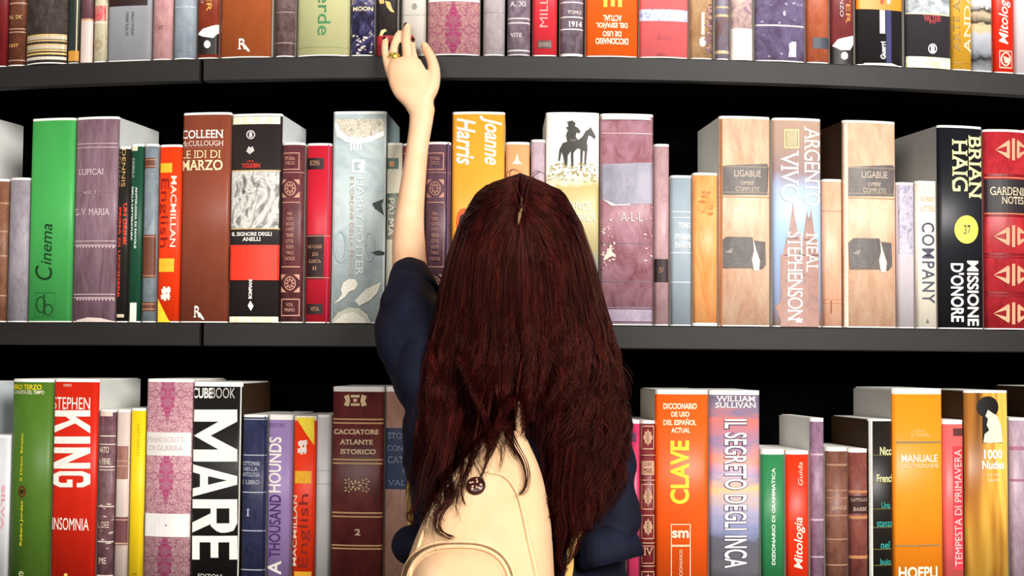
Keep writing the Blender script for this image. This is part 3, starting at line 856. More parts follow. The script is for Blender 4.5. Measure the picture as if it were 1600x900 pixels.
def rider(c='#33302b'):
    horse = [(878, 262), (882, 262), (883, 244), (888, 237), (889, 261), (893, 261), (893, 240), (900, 232), (905, 234), (905, 266), (908, 266), (910, 236), (913, 237), (912, 258), (915, 258), (918, 232), (917, 222), (920, 212), (926, 214), (930, 218), (933, 214), (928, 206), (925, 201), (923, 199), (921, 202), (915, 205), (909, 214), (902, 219), (886, 221), (874, 224), (868, 234), (866, 252), (869, 252), (872, 238), (875, 246)]
    horse = [(872 + (x - 866) * .88, y) for x, y in horse]
    man = [(886, 222), (884, 212), (887, 204), (884, 200), (888, 198), (886, 191), (894, 189), (899, 193), (898, 198), (902, 200), (907, 206), (904, 210), (901, 207), (899, 214), (903, 220), (902, 234), (898, 234), (897, 223)]
    return [('p', horse, c, 'picture_figure'), ('p', man, c, 'picture_figure'), ('r', 890, 218, 900, 222, '#5a5046', 'picture_figure')]


book(1, 852, 936, 176, lambda h: zart(h, [(0, '#8a7a50'), (.10, '#7d8a8c'), (.22, '#8fa0ac'), (.33, '#b3a478'), (.50, '#c3b684'), (.64, '#b9a96c'), (.70, '#e9e4d2'), (.82, '#f0ece0'), (1, '#ece6d8')], 22, .16), 'tall cream book with a dark horse and rider drawing, right of the hair',
     rider() + [fleck(858, 256, 932, 284, 110, '#a09460', 1.5, 2), T('RODOLFO SONEGO', 862, 277, 922, 283, '#f2ead2'), T('LEGGENDE', 866, 316, 922, 328, '#e9e2c8', b=.01), T('D\'AMERICA', 872, 334, 930, 346, '#e9e2c8', b=.01)], bulge=.06)
book(1, 938, 1021, 178, leather('#7d454e', '#b08490', 9, 1.2, .7, wear='#cfb0b4'), 'tall scuffed rose-mauve book with a grey peeling label, right of the hair',
     [('p', [(938, 257), (1020, 254), (1020, 318), (960, 321), (946, 316), (938, 308)], leather('#757280', '#9a96a4', 9), 'paper_label'), T('TURI', 972, 278, 990, 290, '#a8a3b2', s=True), ('p', [(942, 311), (962, 320), (984, 319), (984, 321), (955, 322)], '#ddd3cf', 'peeled_edge'), ('h', [(209, 1.2)], '#d3b9b8'), ('h', [(380, 1), (440, 1), (481, 2), (505, 2)], '#80707f'),
      ('r', 940, 484, 1020, 502, leather('#7e6a80', '#a698aa', 24), 'foot_panel'), T('A-L-L', 968, 333, 1004, 346, '#dcc6c0', s=True), ('p', [(950, 395), (953, 380), (956, 394), (962, 399), (952, 402), (942, 408), (945, 398)], '#e9d5c2', 'worn_star'), fleck(941, 340, 960, 420, 30, '#e0c4bb', 1.6, 12), fleck(1006, 320, 1020, 420, 14, '#dcc0b8', 1.3, 13), ('r', 940, 181, 1016, 187, '#e5d5cc', 'worn_edge')], bulge=.05)
book(1, 1022, 1046, 225, leather('#a57f86', '#bd9a9c', 24), 'thin dusty rose book with a small black label low down',
     [('r', 1022, 405, 1044, 441, '#2c1c1e', 'label_panel'), T('IV', 1029, 418, 1037, 427, '#9a6a50', s=True)], bulge=.1)
book(1, 1048, 1081, 274, plain('#9aa8b2'), 'short blue-grey book with fine white rules, left of the bright orange one',
     [('h', [(331, 1.5), (395, 1.5), (441, 1.2), (340, 1)], '#dbe3e8', 'rule'), T('TOMO', 1059, 348, 1078, 356, W, s=True, b=.02), T('PRIMA', 1054, 366, 1080, 374, W, s=True, b=.02), T('PARTE', 1054, 379, 1080, 387, W, s=True, b=.02)], bulge=.07)
book(1, 1083, 1122, 270, leather('#ea7a30', '#f2b070', 9, 1.5, .3), 'short glowing orange book beside the tall tan one with torn labels',
     [fleck(1096, 300, 1112, 345, 14, '#cf6a20', 2.0, 21)], bulge=.08, foot=5)


def torn(x0, x1, dy=0):
    d = dy
    w = x1 - x0
    lab = leather('#4f4744', '#6a625f', 24)
    return [('p', [(x0 + 2, 259 + d), (x1 - 6, 256 + d), (x1 - 3, 262 + d), (x1 - 5, 305 + d), (x0 + 2, 305 + d)], lab, 'paper_label'), ('h', [(261 + d, 1), (301 + d, 1)], '#a08c74', 'gilt_rule'), T('LIGABUE', x0 + .28 * w, 267 + d, x0 + .80 * w, 276 + d, '#c9b8a4', s=True), T('OPERE', x0 + .40 * w, 284 + d, x0 + .66 * w, 289 + d, '#c9b8a4', s=True), T('COMPLETE', x0 + .30 * w, 293 + d, x0 + .76 * w, 299 + d, '#c9b8a4', s=True), ('h', [(308 + d, 1.2)], '#c9926a', 'gilt_rule'),
            ('p', [(x0 + 2, 377 + d), (x0 + 10, 370 + d), (x0 + .62 * w, 371 + d), (x0 + .66 * w, 376 + d), (x1 - 9, 378 + d), (x1 - 8, 414 + d), (x1 - 14, 421 + d), (x0 + .6 * w, 419 + d), (x0 + 4, 419 + d)], lab, 'paper_label'),
            ('p', [(x0 + .64 * w, 372 + d), (x0 + .70 * w, 390 + d), (x0 + .78 * w, 408 + d), (x0 + .76 * w, 423 + d), (x0 + .66 * w, 424 + d), (x0 + .62 * w, 405 + d), (x0 + .66 * w, 392 + d)], '#ecd9c6', 'torn_paper'), ('p', [(x0 + .10 * w, 394 + d), (x0 + .25 * w, 388 + d), (x0 + .22 * w, 396 + d)], '#9a9088', 'worn_fleck')]


TAN = leather('#cd977a', '#e6c3a6', 9, 1.6, .5, wear='#efd6c0')
TAN2 = leather('#cb9678', '#e4c0a2', 9, 1.5, .5, wear='#efd4bc')
book(1, 1124, 1204, 182, TAN, 'tall tan hide book with torn black labels, white side, left of spire book', torn(1124, 1204) + [('r', 1126, 186, 1128.5, 510, '#b97d56', 'hinge_line')], bulge=.05, side='#dcdad4')


def spires(c='#977670'):
    m_ = art([(.35, c), (.55, '#ab8478'), (.7, '#8a7270')], 22)
    tri = [[(1219, 516), (1219, 398), (1279, 398), (1279, 516)], [(1222, 400), (1228, 372), (1250, 372), (1254, 400)], [(1230, 374), (1235, 338), (1240, 338), (1247, 374)], [(1235, 340), (1237.5, 316), (1240, 340)],
           [(1246, 400), (1252, 374), (1276, 374), (1279, 400)], [(1253, 376), (1258, 340), (1268, 340), (1273, 376)], [(1258, 342), (1260, 330), (1262, 342)], [(1264, 342), (1266, 326), (1268, 342)], [(1219, 470), (1219, 500), (1211, 480)], [(1246, 376), (1250, 362), (1253, 376)]]
    return [('pp', tri, m_, 'picture_figure_pattern')]


book(1, 1208, 1284, 185, lambda h: zart(h, [(0, '#b08a7c'), (.10, '#a9b5d8'), (.45, '#a3bfe6'), (.66, '#a9b8d6'), (.74, '#9a8484'), (.9, '#b39888'), (1, '#c0a18c')], 26, .10), 'tall book with church spires and big white lettering between two tan hide books',
     spires() + [('f', 1224, 203, 1247, 232, 2, '#cfc08a'), ('r', 1227, 206, 1244, 229, '#b0a27c', 'emblem'), T('ARGENTO', 1255, 199, 1281, 322, W, 'd', s=True, sp=.9), T('VIVO', 1219, 236, 1246, 315, W, 'd', s=True, sp=.9), T('NEAL', 1258, 365, 1277, 425, W, 'd', s=True), T('STEPHENSON', 1229, 363, 1252, 502, W, 'd', s=True, sp=.9), ('p', [(1243, 498), (1247, 496), (1252, 504), (1241, 504)], W)], bulge=.06)
book(1, 1286, 1317, 280, leather('#dd9a7a', '#eab99c', 14, 2, .25), 'short peach pink book between the spire book and second tan hide book', [('h', [(330, 1), (468, 1), (474, 1)], '#c0785a'), ('r', 1297, 470, 1299, 490, '#8a4a3a', 'mark')], bulge=.08)
book(1, 1318, 1401, 189, TAN2, 'tall tan hide book with torn black labels and dark brown side, right of spire book', torn(1323, 1401, 2) + [('r', 1318, 193, 1323, 515, '#e9dcc6', 'edge_strip')], bulge=.05, side='#3c2413')
book(1, 1402, 1430, 285, plain('#c6bcc2'), 'thin pale lilac-grey book with a leafy purple pattern up top',
     [('r', 1404, 290, 1428, 396, art([(.40, '#8f88a0'), (.52, '#c3bac4'), (.62, '#a39ab4')], 55, (1, 1, .7), 2), 'picture_panel'), ('p', [(1417, 382), (1420, 390), (1424, 394), (1414, 394)], '#f0e8e8')], bulge=.08)
book(1, 1432, 1465, 283, plain('#e6dccb'), 'thin cream book with dark spaced capitals running down it',
     [T('ROBERT', 1438, 308, 1461, 315, '#d9a07c'), T('LITTELL', 1438, 322, 1461, 330, '#d9a07c'), T('COMPANY', 1440, 348, 1459, 474, '#4e4e5e', 'd', b=.012, sp=1.15), ('p', [(1448, 498), (1450.5, 505), (1445.5, 505)], '#6a6a6a')], bulge=.08)
book(1, 1467, 1537, 197, plain('#17171d'), 'tall black book with yellow disc and big pale lettering near right end',
     [T('BRIAN', 1512, 213, 1532, 310, '#f1eaa2', 'd', s=True, b=.01), T('HAIG', 1486, 219, 1509, 299, '#f1eaa2', 'd', s=True, b=.01), ('d', 1508, 359, 19, 22, '#efe05a', 'yellow_disc'), T('37', 1503, 352, 1514, 366, '#3a3a40', s=True), T('MISSIONE', 1509, 408, 1527, 509, W, 'd', b=.025), T("D'ONORE", 1484, 412, 1503, 503, W, 'd', b=.025)], bulge=.06, side='#c2bdb6')
REDL = leather('#8f1c24', '#b52a32', 20)
book(1, 1539, 1614, 204, REDL, 'tall red leather book with gilt ornaments and black label at right edge',
     [('r', 1539, 283, 1614, 332, '#2a2226', 'label_panel'), ('h', [(275, 3.5), (338, 3.5), (398, 3.5), (403, 2), (458, 3.5), (463, 2)], '#7a141b', 'raised_band'), ('h', [(279, 1), (335, 1)], '#d3a06c', 'gilt_rule'), T('GARDENING', 1545, 295, 1610, 305, '#d8c8a8', s=True), T('NOTES', 1560, 309, 1594, 319, '#d8c8a8', s=True),
      lozenge(1577, 235, 26, 17, '#d99a78'), lozenge(1577, 370, 28, 17, '#d99a78'), lozenge(1577, 430, 28, 17, '#d99a78'), lozenge(1577, 490, 28, 17, '#d99a78')], bulge=.12)
book(1, 1616, 1680, 200, leather('#5a4a42', '#7a675c'), 'brown book beyond the right picture edge of middle shelf', [], bulge=.1)

# ---- bottom shelf ----------------------------------------------------------------
book(2, -110, -42, 596, plain('#c6d0d4'), 'wide pale book beyond the left picture edge showing only its pale side', [], side='#c9d2d4')
book(2, -20, 14, 680, plain('#d2d2d4'), 'short pale grey book with pink lettering at left end of bottom shelf', [T('SILVA', 2, 758, 9, 828, '#d8949c', 'd', b=.03), T('ROSA', -8, 758, 0, 828, '#d8949c', 'd', b=.03)], bulge=.06)
book(2, 16, 79, 592, plain('#4c7024', amt=.12), 'tall moss green book with small yellow lettering running up it',
     [T('LIBRO TERZO', 18, 601, 69, 608, '#e6cf2a', b=.02), T('DE LA RUOTA DEL TEMPO', 18, 610, 72, 615, '#e6e2c0', b=.01), T('Il Drago Rinato', 36, 677, 43, 750, '#e6d42a', 'u', b=.015), ('o', 40, 767, 6, 9, 2.4, '#6a2a18'), ('d', 40, 767, 2.5, 3.5, '#2a1a10'), T('Robert Jordan', 36, 782, 43, 851, '#e6d42a', 'u', b=.015), T('e', 35, 891, 43, 899, '#c8c890')], bulge=.14, e=5)
book(2, 81, 150, 592, plain('#cc2410', amt=.06), 'tall bright red book with giant white capitals down it, beside moss green one',
     [T('STEPHEN', 83, 621, 142, 639, '#f3ede2', b=.0), block((('K', 641, 677), ('I', 682, 693), ('N', 699, 732), ('G', 736, 761)), 83, 142, '#f3ede2'), T('INSOMNIA', 82, 810, 140, 827, '#f3ede2', b=.0), T('ROMANZO', 101, 600, 114, 604, '#f0d8c8'), ('d', 105, 898, 3, 3, '#e6c070')], bulge=.05, e=5, side='#d8d9d2')
MAUV = leather('#57363c', '#7d5b60', 34, wear='#c8b0a4')
book(2, 152, 178, 640, MAUV, 'thin scuffed plum book with many white rules, next to the giant red lettering book',
     [('r', 153, 643, 177, 650, '#d9c7b8', 'worn_band'), ('h', [(681, 2), (694, 1.6), (729, 2), (734, 1.4), (791, 2), (846, 2), (899, 2)], '#d8c6bc', 'rule'), T('NATO', 155, 698, 172, 707, '#d8c6b4', s=True, b=.02), T('A FINE', 154, 716, 174, 725, '#d8c6b4', s=True, b=.02), T('L. DEE', 154, 815, 172, 824, '#d8c6b4', s=True), T('ME', 156, 871, 168, 880, '#d8c6b4', s=True), fleck(160, 780, 177, 860, 16, '#cbb6a8', 1.4, 31)], bulge=.14)
book(2, 179, 200, 640, plain('#cfbcb2'), 'thin cream book with brown-red labels, left of the yellow one',
     [('r', 179, 697, 200, 748, leather('#84534a', '#a07468'), 'label_panel'), ('h', [(720, 1.4), (728, 1.4)], '#c39a88'), ('r', 179, 808, 200, 851, '#6a3f44', 'label_panel'), ('h', [(812, 1.6), (849, 2)], '#c39a80', 'gilt_rule')], bulge=.1)
book(2, 201, 224, 638, plain('#ecc81c', amt=.05), 'thin bright yellow book on the bottom shelf', [T('LIBRI GIALLI', 215, 662, 219, 712, '#c39a1a', 'd'), ('o', 211, 898, 3, 3, 1, '#6a5a18')], bulge=.08)
book(2, 226, 298, 592, PINK, 'tall pink damask book with two white bands on the bottom shelf',
     [('r', 226, 676, 298, 711, plain('#e0dad3'), 'title_panel'), T('MANOSCRITTI', 232, 683, 290, 690, '#bdaaae', s=True), T('DI GUERRA', 234, 696, 288, 703, '#bdaaae', s=True), ('r', 226, 803, 298, 837, plain('#e3ddd8'), 'title_panel'), ('d', 262, 820, 1.5, 1.5, '#8a7a80')], bulge=.08, e=5)
book(2, 299, 376, 597, plain('#191715'), 'tall black book with giant white capitals down its spine',
     [T('CUBE', 301, 606, 333, 622, W, b=.02), T('BOOK', 331, 606, 368, 622, '#b9b3ad', b=.0), block((('M', 640, 721), ('A', 725, 776), ('R', 780, 832), ('E', 837, 874)), 300.5, 371, W), T('EDIZIONI', 310, 897, 348, 903, '#cfc9c0'), ('r', 372, 598, 376, 905, '#e6e2da', 'edge_strip')], bulge=.03, e=7, side='#3a2716')
book(2, 377, 415, 648, leather('#22243c', '#343858'), 'slim navy book with silver rules right of giant white lettering',
     [('h', [(655, 1.4), (711, 1.6), (769, 1.6), (829, 1.6), (890, 1.6)], '#b9b9c6', 'rule'), T('SOTTOMARI', 378, 721, 407, 727, '#c0c0cc', s=True), T('NELLA', 380, 730, 404, 735, '#c0c0cc', s=True), T('ANTOLOGIA', 378, 738, 407, 744, '#c0c0cc', s=True), T('E LIBRO', 379, 750, 406, 756, '#c0c0cc', s=True), T('1', 386, 795, 391, 806, '#c8c8d0', s=True), ('r', 410, 650, 415, 905, '#20264e', 'edge_strip')], bulge=.08)
book(2, 417, 455, 648, plain('#9a7fb2'), 'slim lilac book with condensed white and dark lettering running up it',
     [T('A', 418, 876, 440, 897, W, 'u', b=.02), T('THOUSAND', 420, 773, 440, 871, '#4a2f68', 'u', b=.015), T('HOUNDS', 419, 683, 441, 769, W, 'u', b=.02), T('EDITORE', 420, 661, 446, 667, '#7a5f92')], bulge=.06, e=8)
book(2, 457, 492, 650, plain('#f03a12', amt=.05), 'bright orange-red schoolbook standing upside down on bottom shelf',
     [('p', [(462, 652), (491, 652), (491, 696)], '#f6d83a', 'yellow_wedge'), ('pp', [[(466, 690), (480, 687), (481, 694), (467, 697)], [(465, 701), (479, 698), (480, 705), (466, 708)], [(469, 688), (473, 688), (474, 710), (470, 710)], [(476, 688), (479, 688), (479, 709), (476, 709)]], '#fbe9da'), ('r', 461, 736, 487, 755, '#f8b52e', 'yellow_patch'),
      T('English', 466, 772, 487, 886, '#8c1f14', 'u'), T('MACMILLAN', 456.5, 774, 465, 884, '#f9dfcc', 'u', b=.01), ('r', 460, 893, 487, 908, '#f8b52e', 'yellow_patch')], bulge=.06, e=7)
book(2, 493, 516, 648, plain('#d6d3d2'), 'thin plain white book left of the maroon atlas-like gilt one', [('h', [(735, 1), (756, 1)], '#b4b0ae')], bulge=.1)
MAR = leather('#4f1c1c', '#74302c', 12, 1, .6)
book(2, 518, 599, 604, MAR, 'tall maroon leather book with double gilt rules and small ornaments',
     [('h', [(655, 2.2), (661, 2.2), (718, 2.2), (724, 2.2), (801, 2.4), (807, 2.2), (852, 2.2), (857, 2.2)], '#dcae7c', 'gilt_rule'), T('CACCIATORE', 522, 671, 592, 678, '#e9c9a4', s=True, b=.03), T('ATLANTE', 531, 687, 583, 694, '#e9c9a4', s=True, b=.03), T('ISTORICO', 532, 702, 588, 709, '#e9c9a4', s=True, b=.03), T('2', 555, 826, 564, 836, '#e3c2a2', s=True, b=.03),
      ('pp', [[(538, 619), (546, 616), (548, 626), (546, 635), (538, 633), (541, 626)], [(574, 619), (566, 616), (564, 626), (566, 635), (574, 633), (571, 626)], [(549, 617), (563, 617), (563, 621), (549, 621)], [(549, 630), (563, 630), (563, 634), (549, 634)], [(553, 623), (559, 623), (559, 628), (553, 628)]], '#e2c49a', 'ornament'),
      rosette(545, 752, 7, 6, '#e2c49a', 5), rosette(572, 752, 7, 6, '#e2c49a', 5), rosette(545, 764, 7, 6, '#e2c49a', 5), rosette(572, 764, 7, 6, '#e2c49a', 5), rosette(558, 758, 9, 9, '#e2c49a', 7)], bulge=.05, e=8)
book(2, 601, 662, 604, leather('#9a6f60', '#b38a7a', 16), 'tall rose-brown book with dark blue label, left of the navy dress',
     [('r', 601, 669, 662, 764, '#2e3a56', 'label_panel'), T('STORIA', 606, 676, 650, 685, '#7f88a0', s=True), T('CONQUI', 605, 696, 650, 706, '#7f88a0', s=True), T('CATTO', 606, 713, 650, 723, '#7f88a0', s=True), T('&', 629, 730, 637, 738, '#7f88a0', s=True), T('VALLE', 606, 750, 650, 758, '#7f88a0', s=True)], bulge=.06, e=8)
for x0_, x1_, tp, c1, c2 in ((664, 700, 652, '#6b3030', '#8a4a44'), (702, 772, 604, '#38485e', '#4f6078'), (774, 806, 655, '#8f7a4a', '#a8925e'), (808, 842, 700, '#50604a', '#68785e'), (844, 916, 606, '#7a4a5c', '#946a78'), (918, 952, 652, '#8a6a50', '#a08468'), (954, 978, 660, '#4c3a34', '#665048')):
    book(2, x0_, x1_, tp, leather(c1, c2), 'plain cloth book hidden behind the long dark red hair', [('h', [(tp + 40, 2), (tp + 120, 2)], '#c9a878', 'gilt_rule')], bulge=.1)
book(2, 980, 1000, 656, plain('#d83a66'), 'thin hot pink book just right of the navy sleeve', [('r', 984, 676, 994, 690, '#6a3a5a', 'label_panel')], bulge=.06, e=6)
C4 = '#d3a486'
book(2, 1001, 1024, 657, leather('#6d1f24', '#853034'), 'thin maroon book with tan tooled panels, between hot pink and bright orange books',
     [q for y0_, y1_ in ((665, 702), (756, 796), (804, 842), (892, 920)) for q in (('f', 1002, y0_, 1022, y1_, 1.6, C4), rosette(1012, (y0_ + y1_) / 2, 7, (y1_ - y0_) * .36, C4, 8), lozenge(1012, (y0_ + y1_) / 2, 8, (y1_ - y0_) * .30, C4))] +
     [('r', 1002, 720, 1022, 742, C4, 'label_panel'), T('DEI', 1006, 722, 1018, 728, '#5d1a1e', s=True), T('MARI', 1005, 731, 1019, 739, '#5d1a1e', s=True), ('h', [(711, 1.5), (750, 1.5), (848, 1.5), (884, 1.5)], C4, 'gilt_rule'), ('f', 1002, 852, 1022, 880, 1.2, C4), T('IV', 1005, 855, 1020, 867, C4, s=True)], bulge=.1, e=5)
book(2, 1024, 1107, 609, plain('#f05a14', amt=.05), 'tall bright orange book with yellow capitals running up, standing upright on bottom shelf',
     [T('DICCIONARIO', 1036, 630, 1088, 639, '#fbe3c4', b=.03), T('DE USO', 1048, 643, 1076, 651, '#fbe3c4', b=.03), T('DEL ESPAÑOL', 1036, 654, 1087, 664, '#fbe3c4', b=.03), T('ACTUAL', 1048, 668, 1077, 676, '#fbe3c4', b=.03), T('CLAVE', 1046, 688, 1076, 787, '#f6d33c', 'u', b=.035),
      ('f', 1047, 818, 1078, 852, 1.6, '#f9d0ac'), T('sm', 1049, 828, 1075, 840, '#fbe3c4', b=.03), ('f', 1047, 852, 1078, 925, 1.6, '#f9d0ac'), T('DICCIONARIOS', 1060, 858, 1065, 912, '#f9d0ac', 'u')], bulge=.06, e=7, side='#dcd6c8')
book(2, 1109, 1188, 610, lambda h: zart(h, [(0, '#5e5a62'), (.12, '#7c7a82'), (.25, '#6e6e7c'), (.30, '#9298c0'), (.42, '#b3a9c4'), (.50, '#e0b880'), (.58, '#9a86a8'), (.66, '#d8806a'), (.74, '#8e7896'), (.84, '#cf7466'), (.9, '#85748c'), (1, '#6d6070')], 20, .20, (.5, 1, 2)), 'tall sunset-coloured book with white lettering down it, right of upright orange one',
     [T('WILLIAM', 1118, 619, 1180, 627, '#f1e6dc', s=True, b=.01), T('SULLIVAN', 1117, 629, 1181, 637, '#f1e6dc', s=True, b=.01), T('IL SEGRETO DEGLI INCA', 1130, 655, 1167, 888, '#4a3f55', 'd', b=.05, n='title_outline'), T('IL SEGRETO DEGLI INCA', 1131, 655, 1166, 887, '#efe8e2', 'd', b=.012)], bulge=.05, e=7)
book(2, 1190, 1227, 702, plain('#2c7a4a'), 'short green book left of the short red one on bottom shelf',
     [T('DIZIONARIO DI GRAMMATICA', 1205, 731, 1210, 882, '#dfe9da', 'u', b=.02)], bulge=.1, e=8)
book(2, 1229, 1265, 704, plain('#e4300f', amt=.05), 'short bright red book with cream cursive title, right of the short green one',
     [T('Mitologia', 1240, 808, 1257, 889, '#fbdcc8', 'u', i=.25, b=.01), T('Guida', 1246, 722, 1253, 758, '#fbc8b0', 'u', i=.2)], bulge=.08, e=6)
book(2, 1267, 1289, 653, leather('#6d4a5c', '#93738a', 34, wear='#d0bcc8'), 'thin scuffed mauve book with white side, right of short red one', [('h', [(710, 3), (812, 3), (870, 2)], '#c0a8b4', 'worn_band')], bulge=.1, e=6, side='#e3e0da')
book(2, 1291, 1326, 699, leather('#5c382c', '#805445', 26), 'short brown ribbed leather book, left of its reddish neighbour',
     [('h', [(726, 3), (766, 2), (778, 2), (805, 2), (842, 2), (882, 2)], '#a57b64', 'raised_band'), T('SANTA', 1298, 790, 1322, 796, '#c6a58c', s=True)], bulge=.16, e=6)
book(2, 1327, 1357, 701, leather('#5e2f2c', '#83473c', 26), 'short reddish brown leather book with dark label, left of black lettered one',
     [('h', [(768, 4), (808, 5), (870, 5)], '#b37a52', 'raised_band'), ('r', 1327, 774, 1361, 802, '#38201e', 'label_panel'), T('CATTOLICO', 1329, 778, 1355, 783, '#c0a090', s=True), T('BARBE', 1332, 792, 1353, 798, '#c0a090', s=True)], bulge=.14, e=6)
book(2, 1358, 1395.5, 655, plain('#1d1815'), 'slim black book with cream and teal words on thin rules',
     [('h', [(711, 1.2), (753, 1.2), (795, 1.2), (824, 1.2), (858, 1.2), (883, 1.2)], '#6a6030', 'rule'), T('Nicci', 1374, 698, 1394, 711, '#efe8a8', b=.01), T('French', 1369, 741, 1396, 753, '#efe8a8', b=.01), T('Una', 1376, 784, 1390, 794, '#2f9a90', b=.01), T('stanza', 1369, 813, 1394, 823, '#2f9a90', b=.01), T('nel', 1375, 845, 1389, 857, '#2f9a90', b=.01), T('buio', 1374, 872, 1391, 882, '#2f9a90', b=.01), ('r', 1358, 657, 1362, 910, '#e0dcd2', 'edge_strip')], bulge=.06, e=3, side='#3a2512')
book(2, 1396, 1474, 607, plain('#f28a1a', amt=.05), 'tall orange handbook with white capitals and grey rules near right end',
     [T('COLLI', 1425, 671, 1443, 675, '#f6c27e'), T('E FERRI', 1422, 677, 1451, 682, '#f6c27e'), ('r', 1400, 689, 1470, 692.5, '#8a7a50', 'rule'), T('MANUALE', 1407, 710, 1463, 722, '#fbe9cf', b=.015), T('DELL\'INGEGNERE', 1406, 724, 1465, 731, '#f8d3a0', b=.01), ('r', 1399, 850, 1468, 853.5, '#8a7a50', 'rule'), T('HOEPLI', 1403, 884, 1463, 904, '#fbe3c2', b=.03)], bulge=.05, e=9, side='#c4c1bb')
book(2, 1475, 1507, 656, plain('#df5f5c'), 'slim coral pink book between the orange handbook and gold one',
     [('r', 1488, 669, 1504, 681, '#5a3030', 'label_panel'), ('r', 1489, 697, 1503, 890, '#d23c48', 'title_panel'), T('TEMPESTA DI PRIMAVERA', 1491, 702, 1501, 884, '#f0c0ba', 'u')], bulge=.08, e=7)
keyhole = [(1541 + 17 * math.cos(a), 636 + 17 * math.sin(a)) for a in [math.radians(d_) for d_ in range(120, 421, 12)]] + [(1565, 692), (1533, 692)]
nude = [(1543, 692), (1534, 691), (1536, 678), (1543, 672), (1539, 664), (1541, 654), (1537, 650), (1541, 640), (1548, 645), (1556, 650), (1562, 664), (1565, 691)]
book(2, 1509, 1577, 610, art([(.28, '#4a2a10'), (.42, '#a5692a'), (.52, '#d39a3a'), (.60, '#e6bf5a'), (.70, '#b9652a')], 7, (2.6, 1, .30), 0.6, 2.0), 'tall golden book with a black keyhole picture near the right end',
     [('p', keyhole, '#171210', 'keyhole_picture'), ('p', nude, '#dcd0bc', 'picture_figure'), T('1000', 1535, 702, 1564, 717, '#f7ecd8', b=.03), T('Nudes', 1532, 719, 1567, 733, '#f7ecd8', b=.03), T('The 1000', 1538, 740, 1560, 744, '#f0dcb8'), T('Collection', 1539, 747, 1559, 752, '#f0dcb8')], bulge=.06, e=4, side='#4a2c10')
book(2, 1580, 1612, 653, leather('#937a8a', '#b39ca8', 30), 'slim pale mauve book at right edge of the bottom shelf', [('h', [(700, 6), (750, 4)], '#a0687c', 'worn_band')], bulge=.1, e=4)
book(2, 1640, 1700, 604, leather('#6a5040', '#846a58'), 'brown book with dark side just beyond the right picture edge of bottom shelf', [], bulge=.08, side='#2e1c0c')


# ------------------------------------------------------------------ the person
def catmull(pts, sub):
    pts = [np.array(p, dtype=float) for p in pts]
    out = []
    n = len(pts)
    for i in range(n - 1):
        p0, p1, p2, p3 = pts[max(i - 1, 0)], pts[i], pts[i + 1], pts[min(i + 2, n - 1)]
        for k in range(sub):
            t = k / sub
            out.append(0.5 * ((2 * p1) + (-p0 + p2) * t + (2 * p0 - 5 * p1 + 4 * p2 - p3) * t * t + (-p0 + 3 * p1 - 3 * p2 + p3) * t ** 3))
    out.append(pts[-1])
    return out


def tube(bm, pts, n=20, sub=5, ref=(1, 0, 0), caps=True, power=2.0):
    """pts: (x, y, z, ra, rb): ra across ref, rb along the other normal; closed rounded ends"""
    c = catmull([(p[0], p[1], p[2], p[3], p[4] if len(p) > 4 else p[3]) for p in pts], sub)
    rings = []
    ref = Vector(ref)

    def ring(o, t, ra, rb):
        a = (ref - t * ref.dot(t))
        a.normalize()
        b = t.cross(a)
        vs_ = []
        for k in range(n):
            q = 2 * math.pi * k / n
            cq, sq = math.cos(q), math.sin(q)
            cq = math.copysign(abs(cq) ** (2 / power), cq)
            sq = math.copysign(abs(sq) ** (2 / power), sq)
            vs_.append(bm.verts.new(o + a * (ra * cq) + b * (rb * sq)))
        return vs_
    N_ = len(c)
    for i in range(N_):
        o = Vector(c[i][:3])
        t = (Vector(c[min(i + 1, N_ - 1)][:3]) - Vector(c[max(i - 1, 0)][:3])).normalized()
        ra, rb = max(c[i][3], 1e-4), max(c[i][4], 1e-4)
        if i == 0 and caps:
            for a_ in (75, 50, 25):
                a_ = math.radians(a_)
                rings.append(ring(o - t * min(ra, rb) * math.sin(a_), t, ra * math.cos(a_), rb * math.cos(a_)))
        rings.append(ring(o, t, ra, rb))
        if i == N_ - 1 and caps:
            for a_ in (25, 50, 75):
                a_ = math.radians(a_)
                rings.append(ring(o + t * min(ra, rb) * math.sin(a_), t, ra * math.cos(a_), rb * math.cos(a_)))
    for r0, r1 in zip(rings, rings[1:]):
        for k in range(n):
            bm.faces.new((r0[k], r0[(k + 1) % n], r1[(k + 1) % n], r1[k]))
    bm.faces.new(rings[0][::-1])
    bm.faces.new(rings[-1])


def ptube(bm, pts, **kw):
    """pts: (px, py, Y, r_px [, rb_px])"""
    out = []
    for p in pts:
        w_ = P(p[0], p[1], p[2])
        k = p[2] / FOC
        out.append((w_.x, w_.y, w_.z, p[3] * k, (p[4] if len(p) > 4 else p[3]) * k))
    tube(bm, out, **kw)


def ball(bm, c, r, seg=28, ring=18):
    m = Matrix.Translation(c) @ Matrix.Diagonal((r[0], r[1], r[2], 1))
    return bmesh.ops.create_uvsphere(bm, u_segments=seg, v_segments=ring, radius=1.0, matrix=m)['verts']


def fuse(bm, voxel, smooth=4, factor=0.5):
    """one continuous skin out of overlapping closed volumes"""
    bmesh.ops.recalc_face_normals(bm, faces=bm.faces[:])
    me = bpy.data.meshes.new('tmp')
    bm.to_mesh(me)
    bm.free()
    o = bpy.data.objects.new('tmp', me)
    COL.objects.link(o)
    md = o.modifiers.new('r', 'REMESH')
    md.mode = 'VOXEL'
    md.voxel_size = voxel
    ms = o.modifiers.new('s', 'SMOOTH')
    ms.factor = factor
    ms.iterations = smooth
    dg = bpy.context.evaluated_depsgraph_get()
    res = bpy.data.meshes.new_from_object(o.evaluated_get(dg))
    bpy.data.objects.remove(o)
    bpy.data.meshes.remove(me)
    return res


